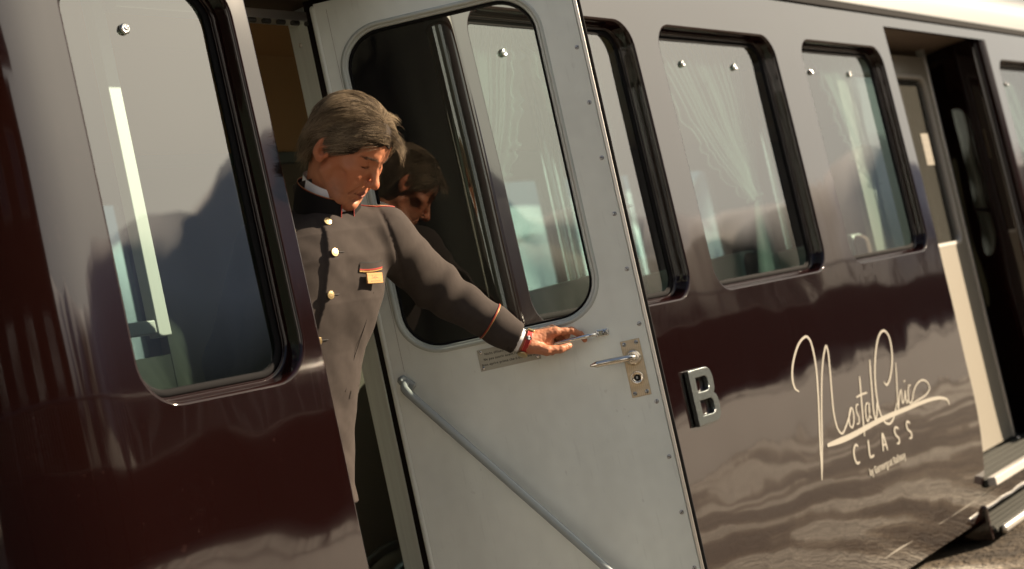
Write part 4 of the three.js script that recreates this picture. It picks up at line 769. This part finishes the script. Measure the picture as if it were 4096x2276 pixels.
function headColor(x, y, z) {
  const [a, b, c] = toHead(x, y, z), s = Math.abs(a);
  const spot = (px, py, pz, r) => Math.exp(-(((s - px) ** 2 + (b - py) ** 2 + (c - pz) ** 2) / (r * r)));
  let k = [0.43, 0.172, 0.088];
  const red = clamp(0.55 * spot(0.045, -0.02, 0.075, 0.028) + 0.75 * spot(0, -0.026, 0.118, 0.020) + 0.6 * spot(0.085, 0, 0, 0.035) + 0.3 * spot(0, -0.10, 0.085, 0.02) + 0.35 * noise3(a * 45, b * 45, c * 45));
  k = [k[0] * (1 - 0.05 * red), k[1] * (1 - 0.32 * red), k[2] * (1 - 0.38 * red)];
  const stub = clamp(sstep(-0.045, -0.075, b) * sstep(0.0, 0.03, c) * (0.5 + 0.6 * noise3(a * 160, b * 160, c * 160)));
  k = k.map((v, i) => mix(v, [0.20, 0.12, 0.085][i], 0.4 * stub));
  const lip = Math.min(P.lipU(s, b, c), P.lipL(s, b, c)); if (lip < 0.0016 && s < 0.021) k = [0.25, 0.080, 0.055];
  for (const [px, py, pz, r] of [[0.052, 0.052, 0.066, 0.0022], [0.046, 0.046, 0.074, 0.0016], [0.060, 0.030, 0.058, 0.0015], [0.050, -0.03, 0.07, 0.0013]]) if (a > 0) k = k.map((v, i) => mix(v, [0.08, 0.035, 0.02][i], 0.8 * Math.exp(-(((a - px) ** 2 + (b - py) ** 2 + (c - pz) ** 2) / (r * r * 4)))));
  return k;
}
const skinColor = (x, y, z) => { const n = 0.35 * noise3(x * 60, y * 60, z * 60); return [0.42 * (1 + 0.1 * n), 0.175 * (1 + 0.35 * n), 0.095 * (1 + 0.4 * n)]; };
// left hand on the pull handle
const FINGERS = [
  [[0.484, 1.637, 0.066], [0.529, 1.632, 0.050], [0.553, 1.615, 0.026], [0.562, 1.598, 0.022], 0.0105],
  [[0.478, 1.646, 0.046], [0.516, 1.626, 0.018], [0.505, 1.597, 0.014], [0.483, 1.586, 0.030], 0.0105],
  [[0.463, 1.643, 0.031], [0.494, 1.618, 0.013], [0.484, 1.592, 0.013], [0.462, 1.581, 0.028], 0.0100],
  [[0.446, 1.633, 0.023], [0.472, 1.610, 0.013], [0.463, 1.589, 0.013], [0.446, 1.582, 0.026], 0.0090]];
const handParts = [];
for (const [m, p1, p2, tip, r] of FINGERS) handParts.push([cap(m, p1, r * 1.08, r * 0.98), cap(p1, p2, r * 0.98, r * 0.88), cap(p2, tip, r * 0.88, r * 0.72), cap([WR_L[0] + 0.012, WR_L[1] - 0.004, WR_L[2] - 0.004], m, 0.020, r * 1.25)]);
const thumbP = [[0.402, 1.614, 0.090], [0.447, 1.592, 0.094], [0.487, 1.587, 0.082], [0.513, 1.591, 0.066]];
const thumb = [cap(thumbP[0], thumbP[1], 0.019, 0.0145), cap(thumbP[1], thumbP[2], 0.0140, 0.0115), cap(thumbP[2], thumbP[3], 0.0115, 0.0092)];
const palm = [cap([0.41, 1.625, 0.075], [0.455, 1.615, 0.055], 0.021, 0.020), cap([0.405, 1.615, 0.078], [0.440, 1.600, 0.060], 0.018, 0.016), cap([EL_L[0] + fdir.x * 0.15, EL_L[1] + fdir.y * 0.15, EL_L[2] + fdir.z * 0.15], [WR_L[0] + 0.015, WR_L[1] - 0.010, WR_L[2] - 0.002], 0.034, 0.0275)];
const nail = ell([0.508, 1.5935, 0.0760], [0.0085, 0.0062, 0.0030]);
function handF(x, y, z) {
  let v = Math.min(...palm.map((f) => f(x, y, z))); v = smin(palm[0](x, y, z), smin(palm[1](x, y, z), palm[2](x, y, z), 0.02), 0.02);
  for (const q of handParts) v = smin(v, q[3](x, y, z), 0.016);
  let fing = 1; for (const q of handParts) { const f = smin(smin(q[0](x, y, z), q[1](x, y, z), 0.004), q[2](x, y, z), 0.003); fing = Math.min(fing, f); v = v; }
  v = smin(v, fing, 0.005);
  const t = smin(smin(thumb[0](x, y, z), thumb[1](x, y, z), 0.006), thumb[2](x, y, z), 0.004); v = smin(v, t, 0.006);
  for (const [m] of FINGERS) v -= 0.0022 * Math.exp(-(((x - m[0]) ** 2 + (y - m[1] - 0.006) ** 2 + (z - m[2]) ** 2) / 0.00008));
  return v + 0.0007 * noise3(x * 120, y * 160, z * 120) + 0.0011 * noise3(x * 60, y * 40, z * 40);
}
// right hand, hanging relaxed inside the doorway
const hr = (dx, dy, dz) => [WR_R[0] + dx, WR_R[1] + dy, WR_R[2] + dz];
const rightParts = [cap(hr(0, 0.05, -0.01), hr(0, 0, 0), 0.030, 0.026), cap(hr(0, 0, 0), hr(0.004, -0.085, 0.025), 0.026, 0.030), cap(hr(0.01, -0.03, 0.02), hr(0.018, -0.075, 0.06), 0.015, 0.012), cap(hr(0.018, -0.075, 0.06), hr(0.014, -0.105, 0.062), 0.012, 0.009)];
for (let k = 0; k < 4; k++) { const z = 0.050 - k * 0.020, l = [1, 1.08, 1.0, 0.8][k]; rightParts.push(cap(hr(0.004, -0.085, z), hr(0.010, -0.085 - 0.042 * l, z + 0.004), 0.0100, 0.0092), cap(hr(0.010, -0.085 - 0.042 * l, z + 0.004), hr(0.026, -0.085 - 0.076 * l, z + 0.004), 0.0092, 0.0075)); }
const rightF = (x, y, z) => { let v = 1; rightParts.forEach((f, i) => { v = i < 3 ? smin(v, f(x, y, z), 0.014) : smin(v, f(x, y, z), 0.003); }); return v; };
// the rest of him, under the clothes
const under = [cap(NB.toArray(), [-0.10, 1.85, 0.385], 0.07, 0.10), cap([-0.10, 1.85, 0.385], [-0.25, 1.52, 0.375], 0.10, 0.105), cap([-0.03, 2.0, 0.36], SH_L, 0.06, 0.05), cap([-0.10, 2.0, 0.40], SH_R, 0.06, 0.05), cap(SH_L, EL_L, 0.05, 0.04), cap(EL_L, WR_L, 0.04, 0.028), cap(SH_R, EL_R, 0.05, 0.04), cap(EL_R, WR_R, 0.04, 0.027), cap([-0.25, 1.45, 0.35], [-0.215, 1.0, 0.37], 0.07, 0.055), cap([-0.215, 1.0, 0.37], [-0.19, 0.58, 0.35], 0.055, 0.04), cap([-0.37, 1.45, 0.40], [-0.40, 1.0, 0.43], 0.07, 0.055), cap([-0.40, 1.0, 0.43], [-0.41, 0.58, 0.42], 0.055, 0.04)];
const underF = (x, y, z) => { let v = 1; for (const f of under) v = smin(v, f(x, y, z), 0.03); return v + 0.004; };
{
  const skin = phy(0xffffff, 0.52, { vertexColors: true, specularIntensity: 0.7, sheen: 0.15, sheenColor: lin(0.5, 0.25, 0.18) });
  const R = 0.15 * HS;
  const head = netMesh(headF, [HEAD.x - R * 1.25, HEAD.y - R * 1.35, HEAD.z - R * 1.15], [HEAD.x + R * 1.15, HEAD.y + R * 1.15, HEAD.z + R * 1.15], 0.0026, headColor);
  const lhand = netMesh(handF, [0.33, 1.555, 0.0], [0.59, 1.70, 0.135], 0.0021, skinColor);
  const rhand = netMesh(rightF, [WR_R[0] - 0.06, WR_R[1] - 0.20, WR_R[2] - 0.07], [WR_R[0] + 0.09, WR_R[1] + 0.06, WR_R[2] + 0.11], 0.0035, skinColor);
  const rest = netMesh(underF, [-0.54, 0.53, 0.0], [0.45, 2.10, 0.56], 0.014, skinColor);
  put('body', mergeGeometries([head, lhand, rhand, rest]), skin);
  put('thumbnail', netMesh((x, y, z) => Math.max(nail(x, y, z), Math.abs(thumb[2](x, y, z) - 0.0003) - 0.0006), [0.494, 1.58, 0.066], [0.522, 1.606, 0.084], 0.0008), phy(lin(0.62, 0.36, 0.27), 0.3, {}));
  // lashes and brows
  const lashM = std(lin(0.02, 0.014, 0.01), 0.8);
  for (const s of [1, -1]) {
    put('eyelashes', tube([[0.0185, 0.0098, 0.0893], [0.026, 0.0086, 0.0905], [0.034, 0.0080, 0.0892], [0.0425, 0.0086, 0.0845]].map(([x, y, z]) => fromHead(x * s, y, z)), 0.0009, 16, 5), lashM);
    const hairs = []; for (let i = 0; i < 60; i++) { const u = rnd(), x = mix(0.012, 0.047, u), y = 0.0335 + 0.004 * Math.sin(u * 3) + (rnd() - 0.5) * 0.006, root = onto(headF, fromHead(x * s, y, mix(0.098, 0.078, u)), 0.0003), tip = onto(headF, fromHead((x + 0.007 + 0.004 * rnd()) * s, y + mix(0.004, -0.003, u) + 0.003 * (rnd() - 0.5), mix(0.098, 0.076, u)), 0.002); hairs.push(tube([root, root.clone().lerp(tip, 0.5).addScaledVector(HF, 0.0012), tip], 0.00035, 3, 3)); }
    put('eyebrow', merge(hairs), std(lin(0.10, 0.062, 0.04), 0.8));
  }
}
// hair: a dark under-layer and some thousands of strands laid in locks
{
  const skull = (x, y, z) => smin(P.cranium(x, y, z), P.front(x, y, z), 0.03);
  const line = (x, z) => z > 0.03 ? mix(0.036, 0.072, sstep(0.03, 0.088, z)) + 0.004 * Math.sin(x * 150) - 0.03 * sstep(0.05, 0.075, Math.abs(x)) : z > -0.005 ? mix(0.026, 0.036, (z + 0.005) / 0.035) : mix(0.026, -0.070, sstep(-0.005, -0.045, z));   // hairline height over the side of the head
  const capF = (x, y, z) => { const [a, b, c] = toHead(x, y, z); return Math.max(skull(a, b, c) - 0.0055 - 0.003 * noise3(a * 30, b * 30, c * 30), (line(a, c) - b) * 0.7, -(skull(a, b, c) + 0.012)) * HS; };
  const R = 0.15 * HS;
  const hairM = phy(0xffffff, 0.6, { vertexColors: true, specularIntensity: 0.25 });
  const base = netMesh(capF, [HEAD.x - R, HEAD.y - R, HEAD.z - R], [HEAD.x + R * 1.2, HEAD.y + R * 1.1, HEAD.z + R], 0.0036, () => [0.022, 0.015, 0.010]);
  const pos = [], nor = [], col = [], idx = [];
  const strand = (root, dir0, len, bend, w, c, wob) => {
    const N = 8, p = root.clone(), d = dir0.clone().normalize(), pts = [p.clone()];
    for (let i = 0; i < N; i++) {
      d.addScaledVector(bend, 1 / N).addScaledVector(wob, 0.55 * Math.sin(i * 1.25 + 0.6) / N).normalize(); p.addScaledVector(d, len / N);
      const k = skull(p.x, p.y, p.z), min = 0.006 + 0.010 * Math.sin(Math.PI * Math.min(1, i / N)); if (k < min) { const g = V(p.x / 0.0765 ** 2, (p.y - 0.042) / 0.092 ** 2, (p.z + 0.008) / 0.098 ** 2).normalize(); p.addScaledVector(g, min - k); }
      pts.push(p.clone());
    }
    const b0 = pos.length / 3;
    for (let i = 0; i <= N; i++) {
      const t = pts[Math.min(N, i + 1)].clone().sub(pts[Math.max(0, i - 1)]).normalize(), up = V(pts[i].x, pts[i].y - 0.04, pts[i].z).normalize(), s = t.clone().cross(up).normalize(), u = s.clone().cross(t).normalize(), ww = w * (i === N ? 0.15 : 1 - 0.55 * (i / N) ** 2);
      for (let k = 0; k < 3; k++) { const a = k * 2.094 + 1.57, o = s.clone().multiplyScalar(Math.cos(a) * ww).addScaledVector(u, Math.sin(a) * ww * 0.7), q = fromHead(pts[i].x + o.x, pts[i].y + o.y, pts[i].z + o.z), n = HR.clone().multiplyScalar(o.x).addScaledVector(HU, o.y).addScaledVector(HF, o.z).normalize(); pos.push(q.x, q.y, q.z); nor.push(n.x, n.y, n.z); col.push(...c); }
    }
    for (let i = 0; i < N; i++) for (let k = 0; k < 3; k++) { const a = b0 + i * 3 + k, b = b0 + i * 3 + (k + 1) % 3; idx.push(a, b, a + 3, b, b + 3, a + 3); }
  };
  const locks = 620;
  for (let n = 0; n < locks; n++) {
    // even directions over the scalp
    const t = (n + 0.5) / locks, ph = n * 2.39996, cy = 1 - 1.55 * t, sr = Math.sqrt(Math.max(0, 1 - cy * cy));
    const rx = 0.0765 * sr * Math.cos(ph), ry = 0.042 + 0.092 * cy, rz = -0.008 + 0.098 * sr * Math.sin(ph);
    if (ry < line(rx, rz) + 0.004) continue;
    const out = V(rx / 0.0765, (ry - 0.042) / 0.092, (rz + 0.008) / 0.098).normalize();
    const top = sstep(0.085, 0.125, ry), frontness = sstep(0.0, 0.07, rz), back = sstep(0.0, -0.06, rz), sideS = Math.sign(rx || 0.01);
    // combing: the crown falls back and down, the sides sweep back over the ears, the top goes to the sides of a loose middle part, the fringe falls forward
    const flow = V(0, 0, 0), part = sstep(-0.022, 0.022, rx - 0.006 + 0.010 * noise3(rz * 40, 3, 1)) * 2 - 1, fringe = sstep(0.045, 0.080, rz) * sstep(0.055, 0.09, ry);
    flow.add(V(part * 0.85, -0.30, -0.35).multiplyScalar(top * (1 - fringe)));
    flow.add((rx > -0.012 ? V(0.70, 0.12, -0.05) : V(-0.30, -0.10, 0.80)).multiplyScalar(fringe));
    flow.add(V(sideS * 0.15, -0.50, -0.80).multiplyScalar((1 - top) * (1 - back) * (1 - fringe)));
    flow.add(V(0, -1.0, -0.20).multiplyScalar(back * (1 - 0.4 * top)));
    flow.add(V(noise3(rx * 24, ry * 24, rz * 24), noise3(rx * 24 + 9, ry * 24, rz * 24), noise3(rx * 24, ry * 24 + 9, rz * 24)).multiplyScalar(0.42));
    const lift = mix(0.22, 0.55, Math.max(top, fringe)) * (1 - 0.6 * top * (1 - Math.abs(part)));
    flow.add(V(0.2, 0, -0.9).multiplyScalar(top * (1 - fringe) * (1 - Math.abs(part))));
    const dir = out.clone().multiplyScalar(lift).add(flow).normalize();
    const len = mix(mix(0.056 + 0.016 * back, 0.070, top), rx > -0.012 ? 0.062 : 0.056, fringe) * (0.8 + 0.4 * rnd());
    const down = V(0, 0, 0).addScaledVector(V(HR.y, HU.y, HF.y), -0.30), bend = out.clone().multiplyScalar(-0.75).add(down).add(flow.clone().multiplyScalar(0.45));
    const wob = V(rnd() - 0.5, rnd() - 0.5, rnd() - 0.5).multiplyScalar(3.2);
    const greyMix = clamp(0.42 + 0.45 * noise3(rx * 22, ry * 22, rz * 22));
    for (let k = 0; k < 30; k++) {
      const j = V(rnd() - 0.5, rnd() - 0.5, rnd() - 0.5).multiplyScalar(0.0165), loose = rnd() < 0.08 ? 0.55 : 0.17;
      const r = V(rx, ry, rz).add(j), g = clamp(greyMix + (rnd() - 0.5) * 0.6), sh = 0.75 + 0.5 * rnd();
      const c = [mix(0.024, 0.42, g) * sh, mix(0.014, 0.33, g) * sh, mix(0.008, 0.22, g) * sh];
      const d = dir.clone().add(V(rnd() - 0.5, rnd() - 0.5, rnd() - 0.5).multiplyScalar(loose));
      strand(r, d, len * (0.8 + 0.4 * rnd()), bend, 0.00028 + 0.00018 * rnd(), c, wob);
    }
  }
  const g = new THREE.BufferGeometry(); g.setAttribute('position', new THREE.Float32BufferAttribute(pos, 3)); g.setAttribute('normal', new THREE.Float32BufferAttribute(nor, 3)); g.setAttribute('color', new THREE.Float32BufferAttribute(col, 3)); g.setIndex(idx);
  put('hair', mergeGeometries([base, g]), hairM).userData.label = 'tousled greying brown hair';
}

renderer.render(scene, camera);
